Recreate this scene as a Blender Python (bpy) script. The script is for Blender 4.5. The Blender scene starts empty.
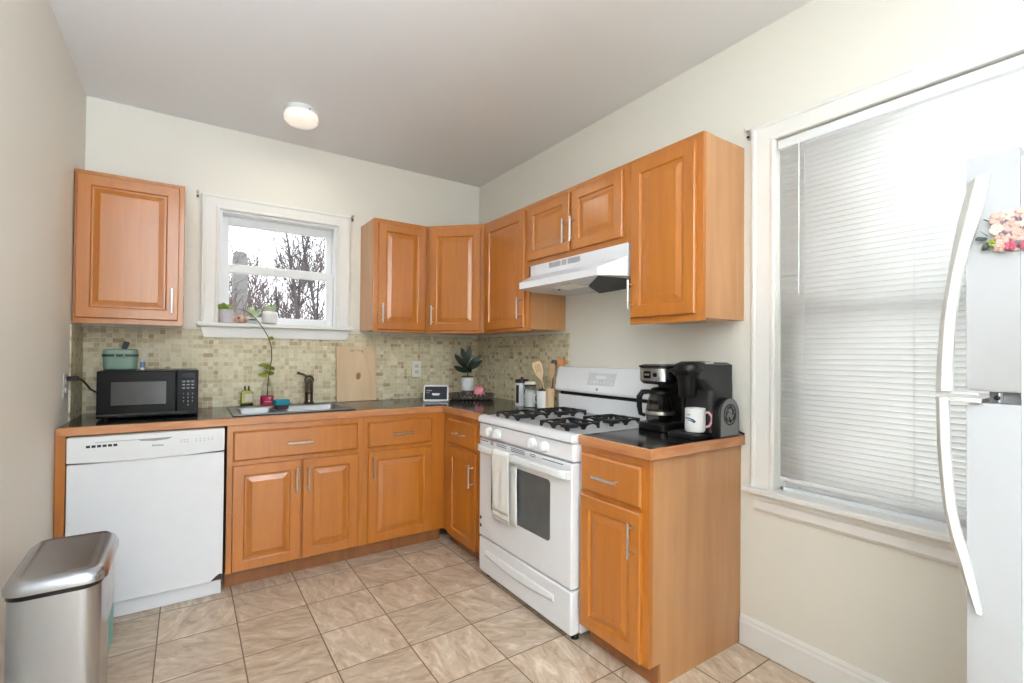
import bpy, bmesh, math, random
from mathutils import Vector, Matrix, Euler

S = bpy.context.scene
COL = S.collection
PI = math.pi
random.seed(7)

# ------------------------------------------------------------------ camera
F_PX, YAW, PITCH, ROLL = 479.6, math.radians(-34.072), 0.0114, 0.0087
cam_d = bpy.data.cameras.new('camera')
cam = bpy.data.objects.new('camera', cam_d); COL.objects.link(cam)
fw = Vector((-math.sin(YAW), math.cos(YAW), 0)); rt = Vector((math.cos(YAW), math.sin(YAW), 0)); up = Vector((0, 0, 1))
fw2 = fw * math.cos(PITCH) + up * math.sin(PITCH); up2 = up * math.cos(PITCH) - fw * math.sin(PITCH)
rt3 = rt * math.cos(ROLL) + up2 * math.sin(ROLL); up3 = up2 * math.cos(ROLL) - rt * math.sin(ROLL)
cam.matrix_world = Matrix(((rt3.x, up3.x, -fw2.x, -2.0454), (rt3.y, up3.y, -fw2.y, -3.5415), (rt3.z, up3.z, -fw2.z, 1.2611), (0, 0, 0, 1)))
cam_d.sensor_fit = 'HORIZONTAL'; cam_d.sensor_width = 36
cam_d.lens = F_PX / 1024 * 36
cam_d.shift_y = 7.1 / 1024
cam_d.clip_start = 0.02; cam_d.clip_end = 200
S.camera = cam

# ------------------------------------------------------------------ view, world, lights
S.view_settings.view_transform = 'Standard'
S.view_settings.look = 'None'
S.view_settings.gamma = 1.0
S.view_settings.use_curve_mapping = False
S.view_settings.exposure = 0.41
W_ = bpy.data.worlds.new('overcast_sky'); S.world = W_; W_.use_nodes = True
bg = W_.node_tree.nodes['Background']
bg.inputs['Color'].default_value = (0.93, 0.96, 1.0, 1); bg.inputs['Strength'].default_value = 2.6

def area(name, loc, rot, sx, sy, power, color=(1, 1, 1), spread=180):
    d = bpy.data.lights.new(name, 'AREA'); d.shape = 'RECTANGLE'; d.size = sx; d.size_y = sy
    d.energy = power; d.color = color; d.spread = math.radians(spread)
    o = bpy.data.objects.new(name, d); COL.objects.link(o); o.location = loc; o.rotation_euler = rot
    return o
area('added_rear_bounce', (-1.3, -5.9, 1.2), (math.radians(180), 0, 0), 1.6, 1.4, 0.01, (0.78, 0.885, 1.0))  # added upward fill lamp behind the camera, all but switched off
aim = Vector((-0.30, 0.50, 0.83)).to_track_quat('-Z', 'Y').to_euler()
area('bounced_flash', (-2.25, -4.2, 1.5), aim, 0.5, 0.9, 56, (0.77, 0.878, 1.0), spread=115)
area('added_rear_bounce', (-1.5, -6.3, 1.2), (math.radians(180), 0, 0), 1.6, 1.2, 134, (0.76, 0.874, 1.0), spread=108)  # added lamp, lights the rear ceiling for fill and sheen on upper doors
area('added_frontal_fill', (-1.6, -7.3, 1.05), (math.radians(90), 0, 0), 1.7, 1.7, 20, (0.76, 0.874, 1.0))  # added fill lamp before the closed front wall, no doorway is built there

# ------------------------------------------------------------------ materials
def lin(c):
    return tuple(((v / 255) / 12.92 if v / 255 <= 0.04045 else ((v / 255 + 0.055) / 1.055) ** 2.4) for v in c)
def newmat(name):
    m = bpy.data.materials.new(name); m.use_nodes = True
    nt = m.node_tree; b = nt.nodes['Principled BSDF']
    return m, nt, b
def N(nt, t, **kw):
    n = nt.nodes.new(t)
    for k, v in kw.items(): setattr(n, k, v)
    return n
def ramp(nt, stops, fac=None, interp='LINEAR'):
    r = N(nt, 'ShaderNodeValToRGB'); r.color_ramp.interpolation = interp
    e = r.color_ramp.elements
    while len(e) < len(stops): e.new(0.5)
    for i, (p, c) in enumerate(stops): e[i].position = p; e[i].color = (*c, 1)
    if fac: nt.links.new(fac, r.inputs['Fac'])
    return r
def coords(nt, scale=(1, 1, 1), kind='Object', loc=(0, 0, 0)):
    t = N(nt, 'ShaderNodeTexCoord'); m = N(nt, 'ShaderNodeMapping')
    m.inputs['Scale'].default_value = scale; m.inputs['Location'].default_value = loc
    nt.links.new(t.outputs[kind], m.inputs['Vector'])
    return m.outputs['Vector']
def plain(name, rgb, rough=0.5, metal=0.0, var=0.04, nscale=18, bump=0.0, bscale=200, spec=0.5, aniso=None, trans=0.0, emit=0.0):
    m, nt, b = newmat(name)
    c = lin(rgb)
    n = N(nt, 'ShaderNodeTexNoise'); n.inputs['Scale'].default_value = nscale; n.inputs['Detail'].default_value = 3
    sc = aniso or (1, 1, 1)
    nt.links.new(coords(nt, sc), n.inputs['Vector'])
    r = ramp(nt, [(0.3, tuple(x * (1 - var) for x in c)), (0.7, tuple(min(1, x * (1 + var)) for x in c))], n.outputs['Fac'])
    nt.links.new(r.outputs['Color'], b.inputs['Base Color'])
    b.inputs['Roughness'].default_value = rough; b.inputs['Metallic'].default_value = metal
    b.inputs['Specular IOR Level'].default_value = spec
    if trans: b.inputs['Transmission Weight'].default_value = trans
    if emit:
        b.inputs['Emission Color'].default_value = (*c, 1); b.inputs['Emission Strength'].default_value = emit
    if bump:
        n2 = N(nt, 'ShaderNodeTexNoise'); n2.inputs['Scale'].default_value = bscale
        nt.links.new(coords(nt, sc), n2.inputs['Vector'])
        bp = N(nt, 'ShaderNodeBump'); bp.inputs['Strength'].default_value = bump; bp.inputs['Distance'].default_value = 0.002
        nt.links.new(n2.outputs['Fac'], bp.inputs['Height']); nt.links.new(bp.outputs['Normal'], b.inputs['Normal'])
    return m
def wood(name, dark, mid, light, scale=(16, 16, 1.3), rough=0.36, coat=0.3, ior=1.6):
    m, nt, b = newmat(name)
    v = coords(nt, scale)
    oi = N(nt, 'ShaderNodeObjectInfo')
    add = N(nt, 'ShaderNodeVectorMath', operation='ADD'); nt.links.new(v, add.inputs[0])
    mul = N(nt, 'ShaderNodeMath', operation='MULTIPLY'); mul.inputs[1].default_value = 37.0
    nt.links.new(oi.outputs['Random'], mul.inputs[0]); nt.links.new(mul.outputs[0], add.inputs[1])
    n = N(nt, 'ShaderNodeTexNoise'); n.inputs['Scale'].default_value = 1.6; n.inputs['Detail'].default_value = 6; n.inputs['Roughness'].default_value = 0.62
    n.inputs['Distortion'].default_value = 0.5
    nt.links.new(add.outputs[0], n.inputs['Vector'])
    r = ramp(nt, [(0.25, lin(dark)), (0.5, lin(mid)), (0.75, lin(light))], n.outputs['Fac'])
    n2 = N(nt, 'ShaderNodeTexNoise'); n2.inputs['Scale'].default_value = 3.2; n2.inputs['Detail'].default_value = 2
    nt.links.new(coords(nt, (1, 1, 0.5)), n2.inputs['Vector'])
    mx = N(nt, 'ShaderNodeMix', data_type='RGBA', blend_type='MULTIPLY'); mx.inputs['Factor'].default_value = 0.5
    r2 = ramp(nt, [(0.3, (0.78, 0.74, 0.7)), (0.7, (1, 1, 1))], n2.outputs['Fac'])
    nt.links.new(r.outputs['Color'], mx.inputs[6]); nt.links.new(r2.outputs['Color'], mx.inputs[7])
    nt.links.new(mx.outputs[2], b.inputs['Base Color'])
    b.inputs['Roughness'].default_value = rough; b.inputs['Coat Weight'].default_value = coat; b.inputs['Coat Roughness'].default_value = 0.22; b.inputs['Coat IOR'].default_value = ior
    return m
M = {}
M['wall'] = plain('wall_paint', (237, 233, 222), 0.6, var=0.012, nscale=1.2, bump=0.05, bscale=300)
M['ceil'] = plain('ceiling_paint', (242, 241, 241), 0.8, var=0.012, nscale=1.0)
M['trim'] = plain('trim_paint', (240, 238, 233), 0.4, var=0.01)
M['vinyl'] = plain('vinyl_sash', (240, 241, 242), 0.35, var=0.01)
M['wood'] = wood('maple_veneer', (183, 105, 24), (191, 114, 28), (199, 123, 36), rough=0.36, coat=0.5, ior=1.85)
M['wood_side'] = wood('maple_side_panel', (186, 130, 80), (198, 144, 94), (209, 157, 108), scale=(9, 9, 0.7), rough=0.33)
M['edge'] = wood('counter_edge_wood', (176, 106, 58), (198, 132, 82), (214, 156, 110), scale=(3, 3, 18), rough=0.4)
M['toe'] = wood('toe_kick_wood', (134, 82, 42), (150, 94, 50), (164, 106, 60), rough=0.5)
M['laminate'] = plain('black_laminate', (28, 27, 27), 0.13, var=0.5, nscale=240, spec=0.6)
M['nickel'] = plain('brushed_nickel', (205, 203, 198), 0.28, metal=1.0)
M['steel'] = plain('brushed_steel', (184, 188, 195), 0.26, metal=1.0, var=0.06, nscale=30, aniso=(60, 60, 1))
M['sinksteel'] = plain('sink_steel', (158, 159, 161), 0.42, metal=1.0, var=0.04)
M['bronze'] = plain('dark_bronze', (92, 84, 72), 0.3, metal=0.9)
M['enamel'] = plain('white_enamel', (238, 239, 242), 0.22, var=0.008)
M['white'] = plain('white_plastic', (234, 235, 235), 0.4, var=0.01)
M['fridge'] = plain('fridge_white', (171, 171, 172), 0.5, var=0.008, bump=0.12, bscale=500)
M['offwhite'] = plain('ivory_plastic', (196, 195, 190), 0.35, var=0.01)
M['black'] = plain('black_plastic', (16, 16, 16), 0.32, var=0.1, spec=0.35)
M['gloss'] = plain('black_gloss', (9, 9, 10), 0.22, var=0.1, spec=0.15)
M['gray'] = plain('charcoal_plastic', (38, 38, 38), 0.45, var=0.06)
M['iron'] = plain('cast_iron', (30, 30, 32), 0.5, var=0.15)
M['slot'] = plain('dark_slot', (46, 46, 48), 0.6)
M['greyp'] = plain('grey_print', (150, 150, 152), 0.5)
M['lightp'] = plain('light_print', (214, 216, 218), 0.5)
M['ovenglass'] = plain('oven_window_glass', (92, 97, 97), 0.08, var=0.08)
M['mwglass'] = plain('microwave_window', (52, 53, 56), 0.1, var=0.1)
M['hoodgrill'] = plain('grille_grey', (182, 182, 184), 0.5)
M['filter'] = plain('filter_mesh', (38, 40, 42), 0.6, var=0.4, nscale=300)
M['lens'] = plain('frosted_lens', (232, 228, 216), 0.4)
M['sage'] = plain('sage_plastic', (124, 152, 136), 0.4)
M['dgreen'] = plain('dark_green_band', (24, 58, 48), 0.45)
M['teal'] = plain('teal_card', (142, 198, 194), 0.6)
M['tealsponge'] = plain('teal_sponge', (30, 142, 160), 0.85, var=0.2, nscale=120, bump=0.5)
M['darksponge'] = plain('dark_sponge_side', (64, 52, 54), 0.9, var=0.2)
M['pinklabel'] = plain('magenta_label', (196, 42, 84), 0.5, var=0.15, nscale=40)
M['leaf'] = plain('leaf_green', (146, 160, 62), 0.5, var=0.25, nscale=30)
M['leaflight'] = plain('pale_leaf', (176, 204, 104), 0.5, var=0.25, nscale=30)
M['leafpale'] = plain('variegated_leaf', (196, 212, 172), 0.6, var=0.2, nscale=50)
M['leafdark'] = plain('dark_leaf', (26, 40, 26), 0.4, var=0.3, nscale=30)
M['stem'] = plain('brown_stem', (98, 84, 48), 0.6, var=0.2)
M['potlilac'] = plain('pale_grey_pot', (206, 202, 208), 0.5)
M['potwhite'] = plain('white_ceramic', (236, 236, 234), 0.35)
M['copper'] = plain('rose_copper', (224, 180, 164), 0.35, metal=0.35, var=0.25, nscale=60)
M['soil'] = plain('potting_soil', (60, 48, 38), 0.95, var=0.3, nscale=150)
M['board'] = wood('board_wood', (206, 172, 130), (222, 192, 154), (230, 204, 170), scale=(8, 8, 1.2), rough=0.6, coat=0)
M['knot'] = plain('wood_knot', (176, 120, 70), 0.6, var=0.3, nscale=60)
M['bamboo'] = wood('bamboo', (212, 178, 132), (226, 194, 150), (234, 206, 166), scale=(30, 30, 2), rough=0.5, coat=0)
M['spoonwood'] = wood('brown_spoon_wood', (176, 132, 84), (190, 148, 100), (200, 160, 112), scale=(30, 30, 2), rough=0.5, coat=0)
M['orange'] = plain('orange_paint', (214, 132, 66), 0.5, var=0.2, nscale=60)
M['red'] = plain('red_paint', (186, 54, 40), 0.5)
M['pink'] = plain('pink_glaze', (232, 172, 176), 0.3)
M['pinkbag'] = plain('pink_crystals', (222, 130, 142), 0.5, var=0.3, nscale=120)
M['blue'] = plain('blue_glaze', (38, 74, 116), 0.4, var=0.2)
M['bluelabel'] = plain('blue_label', (92, 132, 176), 0.5, var=0.1)
M['soap'] = plain('yellow_green_soap', (176, 178, 86), 0.25)
M['towel'] = plain('white_terry', (238, 236, 230), 0.9, var=0.04, nscale=200, bump=0.5, bscale=500)
M['towelband'] = plain('woven_towel_band', (216, 212, 202), 0.85, var=0.05, nscale=300)
M['screen'] = plain('dark_screen', (30, 30, 36), 0.25, var=0.15, spec=0.2)
M['lcd'] = plain('pale_lcd', (160, 172, 178), 0.3)
M['cord'] = plain('black_cord', (22, 20, 20), 0.5)
M['lid'] = plain('dark_tin_lid', (70, 66, 60), 0.35, metal=0.7)
M['can'] = plain('white_tin', (226, 228, 230), 0.35)
M['tin'] = plain('pewter_tin', (128, 130, 130), 0.4, metal=0.4)
M['ring'] = plain('mottled_beads', (98, 88, 78), 0.5, var=0.75, nscale=70)
M['petal_a'] = plain('blush_petal', (198, 164, 152), 0.6, var=0.12, nscale=80)
M['petal_b'] = plain('ivory_petal', (216, 206, 184), 0.6, var=0.12, nscale=80)
M['petal_d'] = plain('mauve_petal', (142, 118, 128), 0.6, var=0.3, nscale=80)
M['petal_c'] = plain('rose_petal', (180, 84, 106), 0.6, var=0.2, nscale=80)
M['bark'] = plain('winter_bark', (72, 65, 66), 0.9, var=0.25, nscale=8)
M['barkwarm'] = plain('brown_twig_bark', (98, 84, 82), 0.9, var=0.25, nscale=8)
M['roofgrey'] = plain('grey_stucco', (116, 114, 111), 0.8, var=0.05)
M['snow'] = plain('wintry_ground', (150, 148, 144), 0.9, var=0.05)
M['lampglass'] = plain('opal_shade', (250, 240, 226), 0.4, emit=0.35)
M['darkgap'] = plain('shadow_gap', (20, 19, 18), 0.8)
M['rust'] = plain('chipped_brown', (70, 52, 44), 0.8, var=0.3, nscale=200)

def glassmat(name, tint=(1, 1, 1), gloss=0.12):
    m = bpy.data.materials.new(name); m.use_nodes = True; nt = m.node_tree
    nt.nodes.remove(nt.nodes['Principled BSDF'])
    o = nt.nodes['Material Output']; t = N(nt, 'ShaderNodeBsdfTransparent'); g = N(nt, 'ShaderNodeBsdfGlossy'); x = N(nt, 'ShaderNodeMixShader')
    lw = N(nt, 'ShaderNodeLayerWeight'); lw.inputs['Blend'].default_value = 0.25
    fr = N(nt, 'ShaderNodeMath', operation='MULTIPLY'); fr.inputs[1].default_value = 0.6; nt.links.new(lw.outputs['Facing'], fr.inputs[0])
    t.inputs['Color'].default_value = (*tint, 1); g.inputs['Roughness'].default_value = 0.03
    nt.links.new(fr.outputs[0], x.inputs[0]); nt.links.new(t.outputs[0], x.inputs[1]); nt.links.new(g.outputs[0], x.inputs[2])
    nt.links.new(x.outputs[0], o.inputs['Surface'])
    return m
M['pane'] = glassmat('window_glass', (0.97, 0.98, 0.98))
M['clear'] = glassmat('clear_glass', (0.95, 0.965, 0.955))
M['smoke'] = glassmat('carafe_glass', (0.5, 0.5, 0.48))
def blindmat():
    m = bpy.data.materials.new('blind_slat_vinyl'); m.use_nodes = True; nt = m.node_tree
    nt.nodes.remove(nt.nodes['Principled BSDF']); o = nt.nodes['Material Output']
    d = N(nt, 'ShaderNodeBsdfDiffuse'); t = N(nt, 'ShaderNodeBsdfTranslucent'); x = N(nt, 'ShaderNodeMixShader')
    n = N(nt, 'ShaderNodeTexNoise'); n.inputs['Scale'].default_value = 5
    nt.links.new(coords(nt), n.inputs['Vector'])
    r = ramp(nt, [(0.3, lin((240, 240, 238))), (0.7, lin((246, 246, 244)))], n.outputs['Fac'])
    nt.links.new(r.outputs['Color'], d.inputs['Color']); nt.links.new(r.outputs['Color'], t.inputs['Color'])
    x.inputs[0].default_value = 0.42
    nt.links.new(d.outputs[0], x.inputs[1]); nt.links.new(t.outputs[0], x.inputs[2]); nt.links.new(x.outputs[0], o.inputs['Surface'])
    return m
M['slat'] = blindmat()
def floormat():
    m, nt, b = newmat('slate_look_tile')
    t = N(nt, 'ShaderNodeTexCoord')
    mp = N(nt, 'ShaderNodeMapping'); mp.inputs['Location'].default_value = (1.535 + 0.302 * 10, 0.9765 + 0.301 * 20, 0)
    nt.links.new(t.outputs['Object'], mp.inputs['Vector'])
    br = N(nt, 'ShaderNodeTexBrick'); br.offset = 0; br.squash = 1
    br.inputs['Scale'].default_value = 1; br.inputs['Brick Width'].default_value = 0.302; br.inputs['Row Height'].default_value = 0.301
    br.inputs['Mortar Size'].default_value = 0.0028; br.inputs['Mortar Smooth'].default_value = 0.2; br.inputs['Bias'].default_value = 0
    br.inputs['Color1'].default_value = (0, 0, 0, 1); br.inputs['Color2'].default_value = (1, 1, 1, 1); br.inputs['Mortar'].default_value = (0.5, 0.5, 0.5, 1)
    nt.links.new(mp.outputs[0], br.inputs['Vector'])
    # vein direction differs per tile
    add = N(nt, 'ShaderNodeVectorMath', operation='MULTIPLY_ADD')
    nt.links.new(br.outputs['Color'], add.inputs[0]); add.inputs[1].default_value = (7.3, 3.1, 5.0); nt.links.new(mp.outputs[0], add.inputs[2])
    rot = N(nt, 'ShaderNodeVectorRotate'); rot.rotation_type = 'Z_AXIS'
    mul = N(nt, 'ShaderNodeMath', operation='MULTIPLY'); mul.inputs[1].default_value = 2.2
    nt.links.new(br.outputs['Color'], mul.inputs[0]); nt.links.new(mul.outputs[0], rot.inputs['Angle']); nt.links.new(add.outputs[0], rot.inputs['Vector'])
    st = N(nt, 'ShaderNodeMapping'); st.inputs['Scale'].default_value = (1.0, 2.6, 1); nt.links.new(rot.outputs[0], st.inputs['Vector'])
    n = N(nt, 'ShaderNodeTexNoise'); n.inputs['Scale'].default_value = 7.5; n.inputs['Detail'].default_value = 9; n.inputs['Roughness'].default_value = 0.7; n.inputs['Distortion'].default_value = 0.9
    nt.links.new(st.outputs[0], n.inputs['Vector'])
    r = ramp(nt, [(0.30, lin((172, 146, 120))), (0.44, lin((206, 182, 156))), (0.56, lin((222, 202, 178))), (0.68, lin((244, 232, 214)))], n.outputs['Fac'])
    tone = ramp(nt, [(0, (0.82, 0.81, 0.8)), (1, (1.0, 1.0, 1.0))], br.outputs['Color'])
    mx = N(nt, 'ShaderNodeMix', data_type='RGBA', blend_type='MULTIPLY'); mx.inputs['Factor'].default_value = 1
    nt.links.new(r.outputs['Color'], mx.inputs[6]); nt.links.new(tone.outputs['Color'], mx.inputs[7])
    gm = N(nt, 'ShaderNodeMix', data_type='RGBA'); nt.links.new(br.outputs['Fac'], gm.inputs['Factor'])
    nt.links.new(mx.outputs[2], gm.inputs[6]); gm.inputs[7].default_value = (*lin((112, 90, 70)), 1)
    nt.links.new(gm.outputs[2], b.inputs['Base Color'])
    b.inputs['Roughness'].default_value = 0.36
    sb = N(nt, 'ShaderNodeMath', operation='MULTIPLY_ADD'); sb.inputs[1].default_value = -0.8
    nt.links.new(br.outputs['Fac'], sb.inputs[0]); nt.links.new(n.outputs['Fac'], sb.inputs[2])
    bp = N(nt, 'ShaderNodeBump'); bp.inputs['Strength'].default_value = 0.35; bp.inputs['Distance'].default_value = 0.004
    nt.links.new(sb.outputs[0], bp.inputs['Height']); nt.links.new(bp.outputs['Normal'], b.inputs['Normal'])
    return m
M['floor'] = floormat()
def mosaic():
    m, nt, b = newmat('stone_mosaic')
    t = N(nt, 'ShaderNodeTexCoord'); sp = N(nt, 'ShaderNodeSeparateXYZ'); nt.links.new(t.outputs['Object'], sp.inputs[0])
    su = N(nt, 'ShaderNodeMath', operation='SUBTRACT'); nt.links.new(sp.outputs[0], su.inputs[0]); nt.links.new(sp.outputs[1], su.inputs[1])
    cb = N(nt, 'ShaderNodeCombineXYZ'); nt.links.new(su.outputs[0], cb.inputs[0]); nt.links.new(sp.outputs[2], cb.inputs[1])
    def cells(w, h):
        sc = N(nt, 'ShaderNodeVectorMath', operation='MULTIPLY'); sc.inputs[1].default_value = (1 / w, 1 / h, 0); nt.links.new(cb.outputs[0], sc.inputs[0])
        fl = N(nt, 'ShaderNodeVectorMath', operation='FLOOR'); nt.links.new(sc.outputs[0], fl.inputs[0])
        wn = N(nt, 'ShaderNodeTexWhiteNoise', noise_dimensions='2D'); nt.links.new(fl.outputs[0], wn.inputs['Vector'])
        fr = N(nt, 'ShaderNodeVectorMath', operation='FRACTION'); nt.links.new(sc.outputs[0], fr.inputs[0])
        c = N(nt, 'ShaderNodeVectorMath', operation='SUBTRACT'); nt.links.new(fr.outputs[0], c.inputs[0]); c.inputs[1].default_value = (0.5, 0.5, 0)
        a = N(nt, 'ShaderNodeVectorMath', operation='ABSOLUTE'); nt.links.new(c.outputs[0], a.inputs[0])
        s2 = N(nt, 'ShaderNodeSeparateXYZ'); nt.links.new(a.outputs[0], s2.inputs[0])
        gx = N(nt, 'ShaderNodeMath', operation='GREATER_THAN'); gx.inputs[1].default_value = 0.5 - 0.0013 / w; nt.links.new(s2.outputs[0], gx.inputs[0])
        gy = N(nt, 'ShaderNodeMath', operation='GREATER_THAN'); gy.inputs[1].default_value = 0.5 - 0.0013 / h; nt.links.new(s2.outputs[1], gy.inputs[0])
        mxm = N(nt, 'ShaderNodeMath', operation='MAXIMUM'); nt.links.new(gx.outputs[0], mxm.inputs[0]); nt.links.new(gy.outputs[0], mxm.inputs[1])
        return wn, mxm
    w1, g1 = cells(0.0272, 0.0272); w2, g2 = cells(0.0544, 0.0272)
    sel = N(nt, 'ShaderNodeMath', operation='GREATER_THAN'); sel.inputs[1].default_value = 0.72
    sel2 = N(nt, 'ShaderNodeSeparateColor'); nt.links.new(w2.outputs['Color'], sel2.inputs[0]); nt.links.new(sel2.outputs[1], sel.inputs[0])
    mv = N(nt, 'ShaderNodeMix', data_type='FLOAT'); nt.links.new(sel.outputs[0], mv.inputs[0]); nt.links.new(w1.outputs['Value'], mv.inputs[2]); nt.links.new(w2.outputs['Value'], mv.inputs[3])
    mg = N(nt, 'ShaderNodeMix', data_type='FLOAT'); nt.links.new(sel.outputs[0], mg.inputs[0]); nt.links.new(g1.outputs[0], mg.inputs[2]); nt.links.new(g2.outputs[0], mg.inputs[3])
    r = ramp(nt, [(0, lin((178, 154, 116))), (0.05, lin((200, 182, 144))), (0.16, lin((214, 201, 166))), (0.36, lin((221, 210, 178))), (0.56, lin((227, 218, 190))), (0.74, lin((212, 201, 166))), (0.89, lin((202, 187, 150))), (0.97, lin((186, 168, 132)))], mv.outputs[0], 'CONSTANT')
    nz = N(nt, 'ShaderNodeTexNoise'); nz.inputs['Scale'].default_value = 55; nz.inputs['Detail'].default_value = 4; nt.links.new(t.outputs['Object'], nz.inputs['Vector'])
    rz = ramp(nt, [(0.3, (0.86, 0.86, 0.86)), (0.7, (1.04, 1.04, 1.07))], nz.outputs['Fac'])
    mu = N(nt, 'ShaderNodeMix', data_type='RGBA', blend_type='MULTIPLY'); mu.inputs['Factor'].default_value = 1
    nt.links.new(r.outputs['Color'], mu.inputs[6]); nt.links.new(rz.outputs['Color'], mu.inputs[7])
    gm = N(nt, 'ShaderNodeMix', data_type='RGBA'); nt.links.new(mg.outputs[0], gm.inputs['Factor'])
    nt.links.new(mu.outputs[2], gm.inputs[6]); gm.inputs[7].default_value = (*lin((222, 212, 180)), 1)
    nt.links.new(gm.outputs[2], b.inputs['Base Color']); b.inputs['Roughness'].default_value = 0.45
    iv = N(nt, 'ShaderNodeMath', operation='SUBTRACT'); iv.inputs[0].default_value = 1; nt.links.new(mg.outputs[0], iv.inputs[1])
    bp = N(nt, 'ShaderNodeBump'); bp.inputs['Strength'].default_value = 0.3; bp.inputs['Distance'].default_value = 0.002
    nt.links.new(iv.outputs[0], bp.inputs['Height']); nt.links.new(bp.outputs['Normal'], b.inputs['Normal'])
    return m
M['mosaic'] = mosaic()

# ------------------------------------------------------------------ mesh helpers
class MB:
    def __init__(self): self.v = []; self.f = []
    def _add(self, vs, fs, T=None):
        o = len(self.v)
        self.v += [tuple(T @ Vector(p)) if T else tuple(p) for p in vs]
        self.f += [tuple(i + o for i in f) for f in fs]
        return self
    def box(self, x0, x1, y0, y1, z0, z1, T=None):
        vs = [(x, y, z) for z in (z0, z1) for y in (y0, y1) for x in (x0, x1)]
        return self._add(vs, [(0, 2, 3, 1), (4, 5, 7, 6), (0, 1, 5, 4), (2, 6, 7, 3), (0, 4, 6, 2), (1, 3, 7, 5)], T)
    def loft(self, rings, cap0=True, cap1=True, T=None, closed=True):
        n = len(rings[0]); vs = [p for r in rings for p in r]; fs = []
        for i in range(len(rings) - 1):
            for j in range(n if closed else n - 1):
                k = (j + 1) % n
                fs.append((i * n + j, i * n + k, (i + 1) * n + k, (i + 1) * n + j))
        if cap0: fs.append(tuple(reversed(range(n))))
        if cap1: fs.append(tuple((len(rings) - 1) * n + j for j in range(n)))
        return self._add(vs, fs, T)
    def lathe(self, prof, c=(0, 0, 0), seg=28, cap0=True, cap1=True, T=None):
        rings = [[(c[0] + r * math.cos(2 * PI * k / seg), c[1] + r * math.sin(2 * PI * k / seg), c[2] + z) for k in range(seg)] for r, z in prof]
        return self.loft(rings, cap0, cap1, T)
    def tube(self, pts, r, seg=8, closed=False):
        P = [Vector(p) for p in pts]; rs = r if isinstance(r, (list, tuple)) else [r] * len(P)
        rings = []; prev = None
        for i, p in enumerate(P):
            d = (P[min(i + 1, len(P) - 1)] - P[max(i - 1, 0)]).normalized()
            a = prev if prev else (Vector((0, 0, 1)) if abs(d.z) < 0.9 else Vector((1, 0, 0)))
            u = (a - d * a.dot(d))
            u = u.normalized() if u.length > 1e-6 else d.orthogonal().normalized()
            w = d.cross(u); prev = u
            rings.append([tuple(p + (u * math.cos(2 * PI * k / seg) + w * math.sin(2 * PI * k / seg)) * rs[i]) for k in range(seg)])
        return self.loft(rings)
    def prism(self, poly, axis, a, b, T=None):
        def m(p, t):
            return {'x': (t, p[0], p[1]), 'y': (p[0], t, p[1]), 'z': (p[0], p[1], t)}[axis]
        return self.loft([[m(p, a) for p in poly], [m(p, b) for p in poly]], True, True, T)
    def ball(self, c, rx, ry=None, rz=None, seg=14, rings=9, T=None):
        ry = ry or rx; rz = rz or rx
        R = []
        for i in range(rings + 1):
            t = PI * (i + 0.02) / (rings + 0.04); R.append([(c[0] + rx * math.sin(t) * math.cos(2 * PI * k / seg), c[1] + ry * math.sin(t) * math.sin(2 * PI * k / seg), c[2] - rz * math.cos(t)) for k in range(seg)])
        return self.loft(R, True, True, T)
    def leaf(self, base, tip, width, bend=0.0, side=None, cup=0.15):
        b = Vector(base); t = Vector(tip); d = t - b; L = d.length
        s = Vector(side) if side else d.cross(Vector((0, 0, 1)))
        if s.length < 1e-6: s = Vector((1, 0, 0))
        s = s.normalized(); n = s.cross(d.normalized())
        rows = []
        for i in range(7):
            u = i / 6; w = width * 0.5 * (math.sin(PI * min(1, u * 0.92 + 0.05)) ** 0.8)
            c = b + d * u + n * (bend * L * math.sin(PI * u))
            rows.append([tuple(c - s * w + n * w * cup), tuple(c), tuple(c + s * w + n * w * cup)])
        vs = [p for r in rows for p in r]; o = len(vs)
        vs2 = [tuple(Vector(p) - n * 0.0012) for p in vs]
        fs = []
        for i in range(6):
            for j in range(2):
                a = i * 3 + j; q = (a, a + 1, a + 4, a + 3); fs.append(q); fs.append(tuple(reversed([x + o for x in q])))
        return self._add(vs + vs2, fs)
    def build(self, name, m, parent=None, bevel=0.0, seg=2, smooth=True, angle=0.6, label=None):
        me = bpy.data.meshes.new(name); me.from_pydata(self.v, [], self.f); me.update()
        bm = bmesh.new(); bm.from_mesh(me); bmesh.ops.recalc_face_normals(bm, faces=bm.faces); bm.to_mesh(me); bm.free()
        o = bpy.data.objects.new(name, me); COL.objects.link(o)
        me.materials.append(M[m] if isinstance(m, str) else m)
        if smooth: me.shade_smooth(); me.set_sharp_from_angle(angle=angle)
        if parent: o.parent = parent
        if bevel:
            b = o.modifiers.new('bevel', 'BEVEL'); b.width = bevel; b.segments = seg; b.limit_method = 'ANGLE'; b.angle_limit = 0.6
        if label: o['label'] = label
        return o
def tag(o, label, cat, group=None, kind=None):
    o['label'] = label; o['category'] = cat
    if group: o['group'] = group
    if kind: o['kind'] = kind
    return o
def thing(name, label, cat, loc=(0, 0, 0), rz=0.0, group=None):
    o = bpy.data.objects.new(name, None); COL.objects.link(o); o.location = loc; o.rotation_euler = (0, 0, rz)
    o.empty_display_size = 0.05
    return tag(o, label, cat, group)
def struct(o): o['kind'] = 'structure'; return o
def copy_tree(o, parent=None):
    c = o.copy(); COL.objects.link(c)
    if parent: c.parent = parent
    for ch in list(o.children): copy_tree(ch, c)
    return c
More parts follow.
